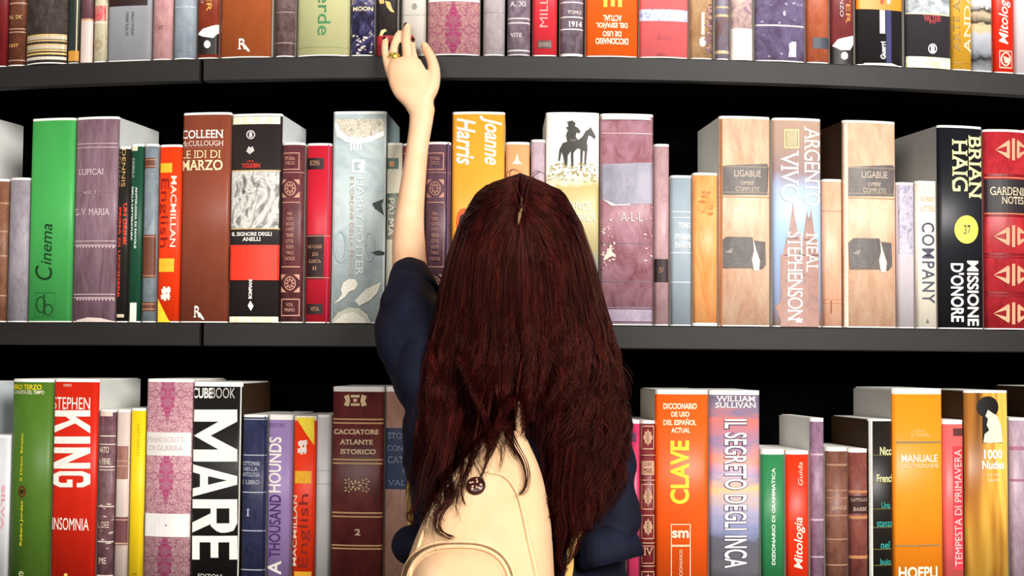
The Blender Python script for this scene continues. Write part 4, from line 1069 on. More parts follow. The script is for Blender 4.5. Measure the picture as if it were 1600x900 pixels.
def skin_mat():
    m, nt, b = new_mat('skin')
    n = N(nt, 'ShaderNodeTexNoise', Scale=30.0, Detail=4.0)
    nt.links.new(coords(nt), n.inputs['Vector'])
    nt.links.new(ramp(nt, n.outputs['Fac'], [(0.3, '#e6b48c'), (0.7, '#ecc09c')]), b.inputs['Base Color'])
    b.inputs['Roughness'].default_value = 0.5
    b.inputs['Specular IOR Level'].default_value = 0.35
    b.inputs['Subsurface Weight'].default_value = 0.15
    b.inputs['Subsurface Radius'].default_value = (0.6, 0.25, 0.12)
    b.inputs['Subsurface Scale'].default_value = 0.012
    n2 = N(nt, 'ShaderNodeTexNoise', Scale=420.0, Detail=2.0)
    nt.links.new(coords(nt), n2.inputs['Vector'])
    bump(nt, b, n2.outputs['Fac'], 0.05, 0.0006)
    return m


SKIN = skin_mat()
HY = 2.09                                   # depth of the head and spine
HC = P(811, 398, HY)                        # centre of the head
base = P(785, 560, HY)
person = thing('person', 'woman in a navy dress with long dark red hair, reaching up to the top shelf', 'person', (base.x, HY, 0))
inv = Matrix.Translation(-person.location)


def part(name, me, mat, parent=person, smooth=True):
    """link a mesh built in world space under the person (or one of her parts)"""
    if isinstance(me, bmesh.types.BMesh):
        b = me
        me = bpy.data.meshes.new(name)
        b.to_mesh(me)
        b.free()
    me.transform(inv)
    return link_mesh(name, me, mat, parent, smooth)


bm = bmesh.new()
# head
hv = ball(bm, HC, (0.073, 0.093, 0.110), 40, 30)
for v in hv:
    d = v.co - HC
    f = max(0.0, d.y / 0.093)
    z = d.z / 0.110
    if z < 0:
        v.co.x -= d.x * 0.30 * min(1, -z) * (0.4 + 0.6 * f)
        v.co.y += 0.014 * f * (-z)
        if d.y < 0:
            v.co.y -= d.y * 0.30 * (-z)
    g = lambda x0, z0, sx, sz: math.exp(-((d.x - x0) / sx) ** 2 - ((d.z - z0) / sz) ** 2) if d.y > 0 else 0.0
    v.co.y += 0.020 * g(0, -0.022, 0.010, 0.016) + 0.012 * g(0, -0.002, 0.008, 0.020)
    v.co.y -= 0.009 * (g(0.031, 0.004, 0.015, 0.010) + g(-0.031, 0.004, 0.015, 0.010))
    v.co.y += 0.004 * (g(0, 0.022, 0.045, 0.009)) + 0.006 * g(0, -0.052, 0.018, 0.009) + 0.008 * g(0, -0.088, 0.02, 0.016)
for s_ in (-1, 1):
    ball(bm, HC + Vector((s_ * 0.074, 0.002, -0.008)), (0.008, 0.018, 0.030), 14, 10)
# neck, trunk, legs
nb = P(808, 560, HY)
tube(bm, [(HC.x, HY - 0.008, HC.z - 0.06, .052, .056), (nb.x, HY - 0.012, nb.z + 0.03, .050, .052), (nb.x, HY - .01, nb.z - 0.02, .075, .058), (nb.x - .01, HY, nb.z - .06, .130, .075),
          (nb.x - .018, HY, nb.z - .14, .135, .086), (nb.x - .022, HY, nb.z - .25, .118, .080), (nb.x - .025, HY, nb.z - .34, .112, .078), (nb.x - .024, HY, nb.z - .46, .145, .092), (nb.x - .022, HY, nb.z - .52, .150, .09)], n=28)
hipz = nb.z - .50
for s_ in (-1, 1):
    cx = nb.x - .022 + s_ * .078
    tube(bm, [(cx, HY, hipz, .080, .085), (cx, HY, hipz - .20, .070, .074), (cx, HY + .005, hipz - .40, .050, .054), (cx, HY - .006, hipz - .55, .050, .055), (cx, HY, hipz - .72, .033, .036), (cx, HY - .004, 0.07, .030, .036)], n=18)
    tube(bm, [(cx, HY - .035, .045, .030, .032), (cx, HY + .03, .045, .034, .030), (cx + s_ * .008, HY + .11, .028, .040, .020), (cx + s_ * .010, HY + .16, .022, .034, .014)], n=16)
# raised arm (her left)
ptube(bm, [(715, 612, 2.07, 50), (672, 560, 2.10, 46), (652, 500, 2.17, 40), (643, 450, 2.22, 33), (640, 415, 2.250, 27.5), (638.5, 380, 2.265, 26), (639.5, 340, 2.28, 23), (645, 290, 2.295, 20), (652, 232, 2.310, 17.5, 16),
           (658, 190, 2.322, 18.5, 15), (659, 170, 2.327, 21, 14)], n=24)
ptube(bm, [(659.5, 178, 2.326, 19, 14), (654, 157, 2.330, 25, 14), (646, 138, 2.334, 32, 14), (638, 122, 2.339, 32, 13.5), (634.5, 107, 2.343, 29, 12.5), (634, 98, 2.346, 26, 10)], n=24)
FING = {'little': [(613, 122, 2.342, 7.5), (606, 102, 2.353, 6.8), (602, 83, 2.365, 6.2), (601.5, 70, 2.374, 5.8), (602, 62, 2.381, 5.0)],
        'ring': [(622, 112, 2.345, 8.5), (615.5, 92, 2.351, 7.2), (615.5, 75, 2.360, 6.7), (620, 60, 2.372, 6.3), (624, 52, 2.380, 5.4)],
        'middle': [(639, 110, 2.344, 9.5), (637, 90, 2.351, 8.2), (635, 68, 2.361, 7.6), (635.5, 52, 2.371, 7.0), (636.5, 40, 2.380, 5.8)],
        'index': [(654, 114, 2.346, 9.5), (650, 100, 2.358, 7.2), (645.5, 86, 2.371, 6.4), (643.5, 74, 2.381, 6.0), (644.5, 65, 2.386, 5.2)]}
for k_, f_ in FING.items():
    ptube(bm, f_, n=14, sub=4)
ptube(bm, [(661, 158, 2.330, 14), (673, 136, 2.338, 13.5), (678, 114, 2.350, 10.5), (675, 95, 2.362, 8.6), (668, 80, 2.372, 7.6), (663, 71, 2.380, 6.2)], n=14)
# tendons on the back of the hand
for a_, b_ in (((654, 160), (614, 112)), ((656, 160), (624, 106)), ((658, 160), (640, 104)), ((661, 158), (653, 108))):
    ptube(bm, [(a_[0], a_[1], 2.3225, 3.2), ((a_[0] + b_[0]) / 2, (a_[1] + b_[1]) / 2, 2.3235, 3.6), (b_[0], b_[1], 2.336, 4.2)], n=8, sub=4)
# lowered arm (her right), bent forward at the elbow
ptube(bm, [(900, 612, 2.08, 46), (932, 640, 2.085, 42), (944, 720, 2.065, 37), (948, 790, 2.035, 34), (948, 832, 2.02, 30), (942, 850, 2.05, 29), (922, 866, 2.15, 25), (902, 880, 2.25, 20), (896, 886, 2.275, 18, 15)], n=22)
ptube(bm, [(896, 886, 2.272, 18, 14), (890, 893, 2.295, 25, 12), (886, 900, 2.318, 27, 11), (884, 904, 2.335, 24, 9)], n=18)
for i_, (dx, L_) in enumerate(((-19, .036), (-6.5, .044), (6.5, .047), (18, .040))):
    ptube(bm, [(884 + dx, 902, 2.325, 8.5), (883 + dx, 910, 2.325 + L_ * .6, 7.6), (882 + dx, 924, 2.325 + L_, 6.8), (882 + dx, 940, 2.325 + L_ * .95, 6)], n=12, sub=3)
ptube(bm, [(878, 890, 2.28, 12), (864, 898, 2.30, 10), (858, 911, 2.32, 8), (857, 923, 2.33, 6.5)], n=12, sub=3)
body_me = fuse(bm, 0.0024, 3)
body = part('body', body_me, SKIN)

# fingernails, ring, eyes, lips
NAIL = ink('#3a0b12', 0.2)
for k_, (px, py, Y, rx, rz, rot) in {'little': (600.5, 61, 2.3765, 3.0, 4.6, .1), 'middle': (634.0, 39.5, 2.3755, 3.6, 5.2, .25), 'index': (645.5, 62.5, 2.381, 3.2, 4.6, 0), 'thumb': (661.2, 72.5, 2.376, 3.4, 5.2, -.3), 'ring': (624.5, 53, 2.377, 3.2, 4.6, .2)}.items():
    b_ = bmesh.new()
    ball(b_, Vector((0, 0, 0)), (rx * Y / FOC, 0.0022, rz * Y / FOC), 14, 10)
    bmesh.ops.transform(b_, matrix=Matrix.Translation(P(px, py, Y)) @ Matrix.Rotation(rot, 4, 'Y') @ Matrix.Rotation(-0.25, 4, 'X'), verts=b_.verts[:])
    part('fingernail', b_, NAIL)
gm, gnt, gb = new_mat('gold')
gb.inputs['Base Color'].default_value = lin('#f2cf57')
gb.inputs['Metallic'].default_value = 0.85
gb.inputs['Roughness'].default_value = 0.28
b_ = bmesh.new()
rc = P(615.8, 89, 2.3525)
ax = (P(617, 74, 2.362) - P(619, 102, 2.347)).normalized()
qx = Vector((1, 0, 0)) - ax * ax.x
qx.normalize()
qy = ax.cross(qx)
rr, tr = 0.0093, 0.0018
grid = [[b_.verts.new(rc + (qx * math.cos(u) + qy * math.sin(u)) * (rr + tr * math.cos(w_)) + ax * (tr * 1.4 * math.sin(w_))) for w_ in [2 * math.pi * j / 8 for j in range(8)]] for u in [2 * math.pi * i / 28 for i in range(28)]]
for i in range(28):
    for j in range(8):
        b_.faces.new((grid[i][j], grid[(i + 1) % 28][j], grid[(i + 1) % 28][(j + 1) % 8], grid[i][(j + 1) % 8]))
bmesh.ops.recalc_face_normals(b_, faces=b_.faces[:])
ring = part('ring', b_, gm)
b_ = bmesh.new()
ball(b_, P(617, 88, 2.3425), (0.0052, 0.0024, 0.0056), 14, 10)
part('ring_setting', b_, gm, ring)
for s_ in (-1, 1):
    b_ = bmesh.new()
    ball(b_, HC + Vector((s_ * 0.031, 0.079, 0.004)), (0.0115, 0.008, 0.0075), 16, 12)
    eye = part('eye', b_, ink('#e9e4dc', .2))
    b_ = bmesh.new()
    ball(b_, HC + Vector((s_ * 0.031, 0.0855, 0.004)), (0.0052, 0.0022, 0.0052), 14, 10)
    part('iris', b_, ink('#3a2417', .2), eye)
b_ = bmesh.new()
ball(b_, HC + Vector((0, 0.0955, -0.050)), (0.020, 0.006, 0.0058), 18, 10)
part('lips', b_, ink('#a8504a', .4))


# ---- navy dress with rolled sleeves
def cloth_mat(name, c1, c2, rough=0.8, weave=900.0, fold=9.0, fold_d=0.010, sheen=0.0):
    m, nt, b = new_mat(name)
    n = N(nt, 'ShaderNodeTexNoise', Scale=18.0, Detail=4.0)
    nt.links.new(coords(nt), n.inputs['Vector'])
    nt.links.new(ramp(nt, n.outputs['Fac'], [(0.3, c1), (0.7, c2)]), b.inputs['Base Color'])
    b.inputs['Roughness'].default_value = rough
    b.inputs['Specular IOR Level'].default_value = 0.2
    b.inputs['Sheen Weight'].default_value = sheen
    w1 = N(nt, 'ShaderNodeTexNoise', Scale=fold, Detail=3.0, Distortion=0.6)
    nt.links.new(coords(nt, (1.6, 1.6, 0.7)), w1.inputs['Vector'])
    w2 = N(nt, 'ShaderNodeTexNoise', Scale=weave, Detail=1.0)
    nt.links.new(coords(nt), w2.inputs['Vector'])
    b1 = N(nt, 'ShaderNodeBump', Strength=0.5, Distance=fold_d)
    nt.links.new(w1.outputs['Fac'], b1.inputs['Height'])
    b2 = N(nt, 'ShaderNodeBump', Strength=0.25, Distance=0.0006)
    nt.links.new(w2.outputs['Fac'], b2.inputs['Height'])
    nt.links.new(b1.outputs['Normal'], b2.inputs['Normal'])
    nt.links.new(b2.outputs['Normal'], b.inputs['Normal'])
    return m


NAVY = cloth_mat('navy_cotton', '#080a1a', '#0d1024', fold_d=0.022)
bm = bmesh.new()


def trunk(rows, **kw):
    out = []
    for (px, py, hw, hd, Y) in rows:
        w_ = P(px, py, Y)
        out.append((w_.x, w_.y, w_.z, hw * Y / FOC, hd))
    tube(bm, out, **kw)


trunk([(808, 556, 62, .060, 2.085), (805, 580, 118, .078, 2.085), (800, 620, 150, .096, 2.085), (788, 685, 156, .102, 2.085), (784, 750, 147, .100, 2.085), (784, 820, 143, .098, 2.085), (804, 890, 174, .100, 2.09),
       (796, 1000, 178, .115, 2.085), (784, 1130, 192, .128, 2.085), (785, 1290, 205, .14, 2.085), (785, 1420, 216, .15, 2.085)], n=40, power=2.25)
# raised sleeve
ptube(bm, [(725, 625, 2.08, 58), (680, 590, 2.10, 70), (652, 540, 2.13, 58), (642, 492, 2.17, 49), (641, 462, 2.20, 43), (640, 440, 2.225, 34)], n=28)
# lowered sleeve
ptube(bm, [(880, 622, 2.085, 52), (926, 650, 2.085, 50), (942, 720, 2.065, 46), (948, 790, 2.035, 44), (948, 838, 2.015, 40)], n=28)
# bulge of gathered cloth at the hip
ball(bm, P(648, 848, 2.03), (0.032, 0.05, 0.032))
bmesh.ops.recalc_face_normals(bm, faces=bm.faces[:])
dress_me = fuse(bm, 0.0065, 6)
# folds
dress_me.update()
nrm_ = [v.normal.copy() for v in dress_me.vertices]
for v, q in zip(dress_me.vertices, nrm_):
    p = v.co
    f1 = noise.noise(Vector((p.x * 26, p.y * 18, p.z * 9)))
    f2 = noise.noise(Vector((p.x * 12 + 7, p.y * 12, p.z * 22)))
    v.co = p + q * (0.007 * f1 + 0.007 * f2 + 0.013 * (0.35 - abs(noise.noise(Vector((p.x * 7 + p.z * 13, p.y * 9, p.z * 5 - p.x * 9))))))
dress = part('dress', dress_me, NAVY)


def cuff(pts, wall=0.004, n=36):
    """hollow turned-up sleeve end; pts (px, py, Y, r_px) along the sleeve"""
    b = bmesh.new()
    c = [Vector(P(p[0], p[1], p[2])) for p in pts]
    R_ = [p[3] * p[2] / FOC for p in pts]
    prof = []
    for i, (o, r) in enumerate(zip(c, R_)):
        t = (c[min(i + 1, len(c) - 1)] - c[max(i - 1, 0)]).normalized()
        a = Vector((1, 0, 0)) - t * t.x
        a.normalize()
        prof.append((o, r, a, t.cross(a)))
    seq = prof + [(o, r - wall, a, q) for (o, r, a, q) in prof[::-1]]
    rings = []
    for o, r, a, q in seq:
        rings.append([b.verts.new(o + (a * math.cos(u) + q * math.sin(u)) * (r * (1 + .03 * math.sin(3 * u + 1) + .02 * math.sin(7 * u)))) for u in [2 * math.pi * k / n for k in range(n)]])
    m_ = len(rings)
    for i in range(m_):
        for k in range(n):
            b.faces.new((rings[i][k], rings[i][(k + 1) % n], rings[(i + 1) % m_][(k + 1) % n], rings[(i + 1) % m_][k]))
    bmesh.ops.recalc_face_normals(b, faces=b.faces[:])
    me = bpy.data.meshes.new('c')
    b.to_mesh(me)
    b.free()
    return me


part('sleeve_cuff', cuff([(645, 462, 2.205, 44), (643, 450, 2.215, 41), (641.5, 436, 2.228, 36), (640.5, 424, 2.240, 30)]), NAVY, dress)
part('sleeve_cuff', cuff([(938, 832, 2.016, 42), (943, 845, 2.012, 50), (949, 864, 2.008, 53), (953, 880, 2.006, 51)]), NAVY, dress)

# shoes
SHOE = plain('#2a1d18', 0.4)
for s_ in (-1, 1):
    cx = nb.x - .022 + s_ * .078
    b_ = bmesh.new()
    tube(b_, [(cx, HY - .045, .034, .036, .032), (cx, HY + .02, .040, .042, .038), (cx + s_ * .008, HY + .11, .032, .048, .030), (cx + s_ * .010, HY + .175, .026, .040, .024)], n=18)
    for v in b_.verts:
        v.co.z = max(v.co.z, 0.0015)
    part('shoe', b_, SHOE)

# ------------------------------------------------------------------ backpack
CANVAS = cloth_mat('cream_canvas', '#d8ac82', '#e0b891', 0.85, 700.0, 7.0, 0.010)
BY = 1.972                                   # plane of the wearer's back
bp = P(750, 850, BY)
pack = thing('backpack', 'cream canvas backpack worn on the back of the woman in navy', 'backpack', (bp.x, BY, bp.z))
pinv = Matrix.Translation(-pack.location)


def ppart(name, me, mat, parent=pack, smooth=True):
    if isinstance(me, bmesh.types.BMesh):
        b = me
        me = bpy.data.meshes.new(name)
        b.to_mesh(me)
        b.free()
    me.transform(pinv)
    return link_mesh(name, me, mat, parent, smooth)


rows = [(672, 772, 812, .035), (684, 756, 822, .055), (700, 740, 830, .070), (722, 722, 840, .085), (750, 700, 849, .100), (785, 676, 856, .115), (820, 658, 861, .126), (860, 642, 864, .135), (900, 630, 866, .142), (950, 622, 868, .146), (1000, 620, 866, .144), (1040, 626, 860, .132), (1062, 645, 842, .105), (1070, 680, 810, .06)]
rows = catmull([(r[0], r[1], r[2], r[3]) for r in rows], 3)
bm = bmesh.new()
rg = []
NP = 44
for (py, xl, xr, t_) in rows:
    Yc = BY - t_ * 0.5
    a, b = P(xl, py, Yc), P(xr, py, Yc)
    cx, hw = (a.x + b.x) / 2, (b.x - a.x) / 2
    rg.append([bm.verts.new((cx + hw * math.copysign(abs(math.cos(q)) ** .75, math.cos(q)), Yc + t_ / 2 * math.copysign(abs(math.sin(q)) ** .75, math.sin(q)), a.z)) for q in [2 * math.pi * k / NP for k in range(NP)]])
for r0, r1 in zip(rg, rg[1:]):
    for k in range(NP):
        bm.faces.new((r0[k], r0[(k + 1) % NP], r1[(k + 1) % NP], r1[k]))
bm.faces.new(rg[0])
bm.faces.new(rg[-1])
bmesh.ops.recalc_face_normals(bm, faces=bm.faces[:])
for v in bm.verts:
    p = v.co
    f1 = noise.noise(Vector((p.x * 14, p.y * 14, p.z * 10 + 3)))
    if p.y < BY - 0.02:
        v.co.y += 0.004 * f1
bag_bvh = BVHTree.FromBMesh(bm)
bag = ppart('bag_body', bm, CANVAS)


def bag_hit(px, py):
    d = ray(px, py).normalized()
    loc, no, _, _ = bag_bvh.ray_cast(CAM_O, d)
    return (loc, no) if loc is not None else None


def piping(name, path, r, mat, lift=0.0, sub=6, parent=None):
    pts = []
    for q in catmull([(x, y, 0) for x, y in path], sub):
        h_ = bag_hit(q[0], q[1])
        if h_:
            o = h_[0] + h_[1] * lift
            pts.append((o.x, o.y, o.z, r))
    b = bmesh.new()
    tube(b, pts, n=8, sub=1, ref=(0.3, 1, 0.2))
    return ppart(name, b, mat, parent or pack)


SEAM_M = cloth_mat('cream_piping', '#d9b388', '#e2c096', 0.8)
piping('seam_piping', [(765, 738), (782, 741), (797, 752), (810, 775), (819, 810), (827, 850), (838, 900), (846, 950)], 0.0032, SEAM_M, 0.0005)
piping('seam_piping', [(716, 742), (700, 762), (682, 790), (664, 826), (652, 862), (641, 900), (634, 950)], 0.0028, SEAM_M, 0.0002)
# front pocket: raised arched panel
pc = Vector((717, 935))
bm = bmesh.new()
nu, nv = 40, 16
ang_ = [2 * math.pi * i / nu for i in range(nu)]


def pocket_xy(q, s):
    ex = 2.7
    cx_, sx_ = math.cos(q), math.sin(q)
    x = pc.x + 78 * s * math.copysign(abs(cx_) ** (2 / ex), cx_)
    y = pc.y + 78 * s * math.copysign(abs(sx_) ** (2 / ex), sx_)
    return x, y


prev = None
ctr = bag_hit(pc.x, pc.y)
cv = bm.verts.new(ctr[0] + Vector((0, -0.020, 0)))
for j in range(1, nv + 1):
    s = j / nv
    lift = 0.020 * (1 - s ** 5) - (0.003 if j == nv else 0)
    cur = []
    for q in ang_:
        x, y = pocket_xy(q, s)
        h_ = bag_hit(x, y)
        o = h_[0] if h_ else ctr[0]
        wr = 0.0012 * noise.noise(Vector((x * .06, y * .06, 1)))
        cur.append(bm.verts.new(o + Vector((0, -lift + wr, 0))))
    for i in range(nu):
        if prev is None:
            bm.faces.new((cv, cur[i], cur[(i + 1) % nu]))
        else:
            bm.faces.new((prev[i], cur[i], cur[(i + 1) % nu], prev[(i + 1) % nu]))
    prev = cur
bmesh.ops.recalc_face_normals(bm, faces=bm.faces[:])
pk = ppart('front_pocket', bm, CANVAS)
arch = [pocket_xy(math.pi + math.pi * i / 20, 1.04) for i in range(21)]
piping('pocket_zip', [(x, y) for x, y in arch], 0.0030, SEAM_M, 0.001, 3, pk)
arch2 = [pocket_xy(math.pi + math.pi * i / 20, 1.14) for i in range(21)]
piping('pocket_flap_edge', [(x, y) for x, y in arch2], 0.0034, SEAM_M, 0.0005, 3, pk)
tape = bmesh.new()
ta = [bag_hit(*pocket_xy(math.pi + math.pi * i / 40, 1.05)) for i in range(41)]
tb = [bag_hit(*pocket_xy(math.pi + math.pi * i / 40, 1.13)) for i in range(41)]
pr = None
for a, b in zip(ta, tb):
    if a and b:
        c = (tape.verts.new(a[0] + a[1] * 0.0028), tape.verts.new(b[0] + b[1] * 0.0032))
        if pr:
            tape.faces.new((pr[0], c[0], c[1], pr[1]))
        pr = c
bmesh.ops.solidify(tape, geom=tape.faces[:], thickness=0.0015)
bmesh.ops.recalc_face_normals(tape, faces=tape.faces[:])
ppart('zip_flap', tape, CANVAS, pk)
# round button pin
h_ = bag_hit(743.5, 760)
pin_rot = (h_[1]).to_track_quat('Z', 'Y').to_matrix().to_4x4()
pinM = Matrix.Translation(h_[0] + h_[1] * 0.001) @ pin_rot


def lathe(prof, n=32):
    b = bmesh.new()
    rings = [[b.verts.new((r * math.cos(2 * math.pi * k / n), r * math.sin(2 * math.pi * k / n), z)) for k in range(n)] for r, z in prof]
    for r0, r1 in zip(rings, rings[1:]):
        for k in range(n):
            b.faces.new((r0[k], r0[(k + 1) % n], r1[(k + 1) % n], r1[k]))
    b.faces.new(rings[-1])
    b.faces.new(rings[0][::-1])
    bmesh.ops.transform(b, matrix=pinM, verts=b.verts[:])
    return b


pin = ppart('button_pin', lathe([(.0126, -.002), (.0133, .001), (.0125, .003), (.0105, .0045), (.006, .0055), (.0005, .0058)]), plain('#341611', 0.3))
pb_ = bmesh.new()
for i in range(9):
    a = 2 * math.pi * i / 9
    for r, w_ in ((.0075, .0014), (.0045, .0012)):
        q = a + (0.35 if r < .006 else 0)
        c = Vector((r * math.cos(q), r * math.sin(q), .0056 if r < .006 else .0052))
        mt = Matrix.Translation(c) @ Matrix.Rotation(q, 4, 'Z') @ Matrix.Diagonal((w_ * 1.5, w_, .0006, 1))
        if (i + (r < .006)) % 2 == 0:
            bmesh.ops.create_uvsphere(pb_, u_segments=8, v_segments=6, radius=1, matrix=mt)
bmesh.ops.transform(pb_, matrix=pinM, verts=pb_.verts[:])
ppart('pin_emblem', pb_, ink('#e6b79a', .3), pin)


# straps and handle: flat webbing
def webbing(name, pts, half_w, half_t, ref, mat):
    b = bmesh.new()
    out = []
    for (px, py, Y) in pts:
        w_ = P(px, py, Y)
        out.append((w_.x, w_.y, w_.z, half_w, half_t))
    tube(b, out, n=16, sub=6, ref=ref, power=3.0)
    return ppart(name, b, mat)


handle = webbing('carry_handle', [(774, 700, 1.955), (782, 655, 1.945), (796, 632, 1.94), (808, 634, 1.94), (813, 660, 1.945), (812, 700, 1.955)], .0115, .0056, (0.25, 1, 0), CANVAS)
STRAP = cloth_mat('strap_webbing', '#c39a55', '#d0a862', 0.7)
strap_a = webbing('shoulder_strap', [(780, 690, 1.965), (742, 622, 1.955), (722, 570, 1.99), (715, 556, 2.07), (708, 585, 2.17), (688, 650, 2.215), (656, 700, 2.19), (642, 745, 2.11), (641, 800, 2.07), (650, 860, 2.00), (660, 940, 1.95)], .0065, .0028, (0.5, 1, 0), STRAP)
strap_b = webbing('shoulder_strap', [(846, 660, 1.968), (862, 620, 1.960), (884, 570, 1.99), (892, 556, 2.07), (900, 590, 2.17), (922, 690, 2.215), (934, 770, 2.17), (910, 820, 2.02), (893, 855, 1.965), (888, 900, 1.95), (868, 960, 1.945)], .0055, .0028, (1, 0.3, 0), STRAP)


# ------------------------------------------------------------------ long hair
def hair_mat():
    m, nt, b = new_mat('dark_red_hair')
    n = N(nt, 'ShaderNodeTexNoise', Scale=26.0, Detail=5.0, Roughness=0.7)
    nt.links.new(coords(nt, (2.6, 2.6, 0.45)), n.inputs['Vector'])
    nt.links.new(ramp(nt, n.outputs['Fac'], [(0.32, '#130504'), (0.50, '#250808'), (0.70, '#45120e')]), b.inputs['Base Color'])
    b.inputs['Roughness'].default_value = 0.38
    b.inputs['Specular IOR Level'].default_value = 0.24
    b.inputs['Specular Tint'].default_value = (1.0, 0.32, 0.22, 1)
    return m


HAIR = hair_mat()
ty = [270, 277, 288, 300, 320, 350, 400, 450, 500, 550, 600, 650, 700, 750, 800, 850, 900]
txl = [806, 782, 760, 746, 735, 722, 706, 696, 686, 676, 670, 664, 658, 652, 648, 644, 642]
txr = [824, 840, 862, 876, 888, 904, 919, 931, 944, 956, 965, 969, 970, 966, 955, 932, 908]
tb_ = [.012, .045, .068, .082, .098, .110, .117, .118, .118, .120, .126, .130, .135, .14, .15, .15, .15]
ex = [600, 640, 662, 688, 704, 718, 740, 772, 796, 815, 832, 846, 858, 870, 884, 898, 915, 940, 968, 1000]
ey = [720, 770, 785, 770, 745, 715, 690, 680, 640, 632, 655, 680, 715, 770, 850, 885, 875, 820, 730, 670]

bms = bmesh.new()
bms.from_mesh(body.data)
bms.transform(Matrix.Translation(person.location))
bmd = bmesh.new()
bmd.from_mesh(dress.data)
bmd.transform(Matrix.Translation(person.location))
bmw = bmesh.new()
for o_ in (handle, strap_a, strap_b):
    bmw.from_mesh(o_.data)
bmw.transform(Matrix.Translation(pack.location))
TREES = [bag_bvh, BVHTree.FromBMesh(bmd), BVHTree.FromBMesh(bms), BVHTree.FromBMesh(bmw)]
bmw.free()
bms.free()
bmd.free()
CR = np.array(CAM_R)


def to_world(px, py, Y):
    d = np.stack([(px - 800) / FOC, (450 - py) / FOC, -np.ones_like(px)], -1) @ CR.T
    return np.array(CAM_O) + d * (Y / d[..., 1])[..., None]


def strands(phi0, yr, yend, lay, wav, amp, npt, seed, rad0=0.0007, spread=0.0):
    """phi0, yr, yend, lay: arrays (S,). returns px, py, Y arrays (S, npt)"""
    t = np.linspace(0, 1, npt)[None, :]
    py = yr[:, None] + (yend - yr)[:, None] * t
    ease = np.clip((py - yr[:, None]) / (16 + 115 * (1 - np.abs(phi0[:, None]) / 1.9)), 0, 1)
    ease = ease * ease * (3 - 2 * ease)
    start = np.sign(phi0)[:, None] * np.minimum(np.abs(phi0)[:, None], 0.05)
    phi = start + (phi0[:, None] - start) * ease
    xl, xr, b = np.interp(py, ty, txl), np.interp(py, ty, txr), np.interp(py, ty, tb_)
    cx, hw = (xl + xr) / 2, (xr - xl) / 2
    cx = cx + (813 - cx) * np.clip((360 - py) / 70, 0, 1)
    px = cx + hw * np.sin(phi) * lay[:, None]
    Y = HY - b * np.cos(phi) * lay[:, None]
    g = np.clip((py - 430) / 260, 0, 1)
    g = g * g * (3 - 2 * g)
    px = px + amp[:, None] * g * np.sin(py / wav[:, None] * 2 * np.pi + seed[:, None])
    g2 = np.clip((py - 330) / 120, 0, 1)
    px = px + g2 * 5.0 * np.sin(py / 165 + seed[:, None] * 3.1 + phi0[:, None] * 4) + g * amp[:, None] * 0.14 * np.sin(py / 17 + seed[:, None] * 2)
    Y = Y + amp[:, None] * 0.0007 * g * np.cos(py / wav[:, None] * 2 * np.pi + seed[:, None])
    return px, py, Y


NC = 420
cphi = np.concatenate([rng.uniform(-1.75, 1.75, NC - 130), rng.normal(0, .8, 90).clip(-1.6, 1.6), rng.uniform(-.16, .16, 40)])
cphi = np.where(np.abs(cphi) < 0.03, 0.03, cphi)
cyr = 273 + (1 - np.abs(cphi) / 1.75) * 72 * rng.random(NC) ** 0.8
cyr[-40:] = rng.uniform(325, 356, 40)
clay = 1.03 - 0.17 * rng.random(NC) ** 1.4
cwav = rng.uniform(72, 130, NC)
camp = rng.uniform(4, 15, NC) + np.where(cphi > 0.35, 5, 0)
csd = rng.uniform(0, 6.28, NC)
PER = 15
idx = np.repeat(np.arange(NC), PER)
S = len(idx)
jit = rng.normal(0, 1, S)
xb = np.interp(720, ty, txl) / 2 + np.interp(720, ty, txr) / 2 + (np.interp(720, ty, txr) - np.interp(720, ty, txl)) / 2 * np.sin(cphi)
cend = np.interp(xb, ex, ey) + rng.normal(0, 20, NC)
cend = np.where(np.abs(cphi) > 1.35, np.minimum(cend, 700 + rng.normal(0, 30, NC)), cend)
short = rng.random(NC) < 0.22
cend = np.where(short, cend - rng.uniform(20, 120, NC), cend)
phi = cphi[idx] + jit * 0.035
phi = np.where(np.sign(phi) == np.sign(cphi[idx]), phi, cphi[idx] * 0.5)
yr = np.clip(cyr[idx] + rng.normal(0, 6, S), 271, 360)
yend = cend[idx] + rng.normal(0, 14, S)
lay = clay[idx] + rng.normal(0, .012, S)
seed = csd[idx] + rng.normal(0, .22, S)
NPT = 34
px, py, Y = strands(phi, yr, yend, lay, cwav[idx], camp[idx] * rng.uniform(.8, 1.2, S), NPT, seed)
# strands of one lock draw together towards its tip
gx = px.reshape(NC, PER, NPT)
gm_ = gx.mean(1, keepdims=True)
k_ = np.clip((np.linspace(0, 1, NPT) - .38) / .62, 0, 1)[None, None, :] * 0.78
px = (gx + (gm_ - gx) * k_).reshape(S, NPT)
# end curls
tt = np.clip((np.linspace(0, 1, NPT) - .80) / .20, 0, 1)[None, :]
cdir = np.where(rng.random(NC) < .5, -1, 1)[idx][:, None]
curl = rng.uniform(2, 15, NC)[idx][:, None]
px = px + cdir * curl * tt ** 2
py = py - curl * 0.45 * tt ** 3
# the right-hand fall hangs beside the backpack, not across it
by_, bx_ = [640, 670, 690, 715, 740, 777, 818, 860, 900], [806, 812, 820, 834, 846, 858, 866, 870, 872]
edge = np.interp(py, by_, bx_) + rng.normal(0, 3, (S, 1))
right = (phi > 0.0)[:, None] & (py > 640)
wgt = np.clip((py - 640) / 60, 0, 1)
px = np.where(right & (px < edge), px + (edge + 0.12 * (edge - px) - px) * wgt, px)
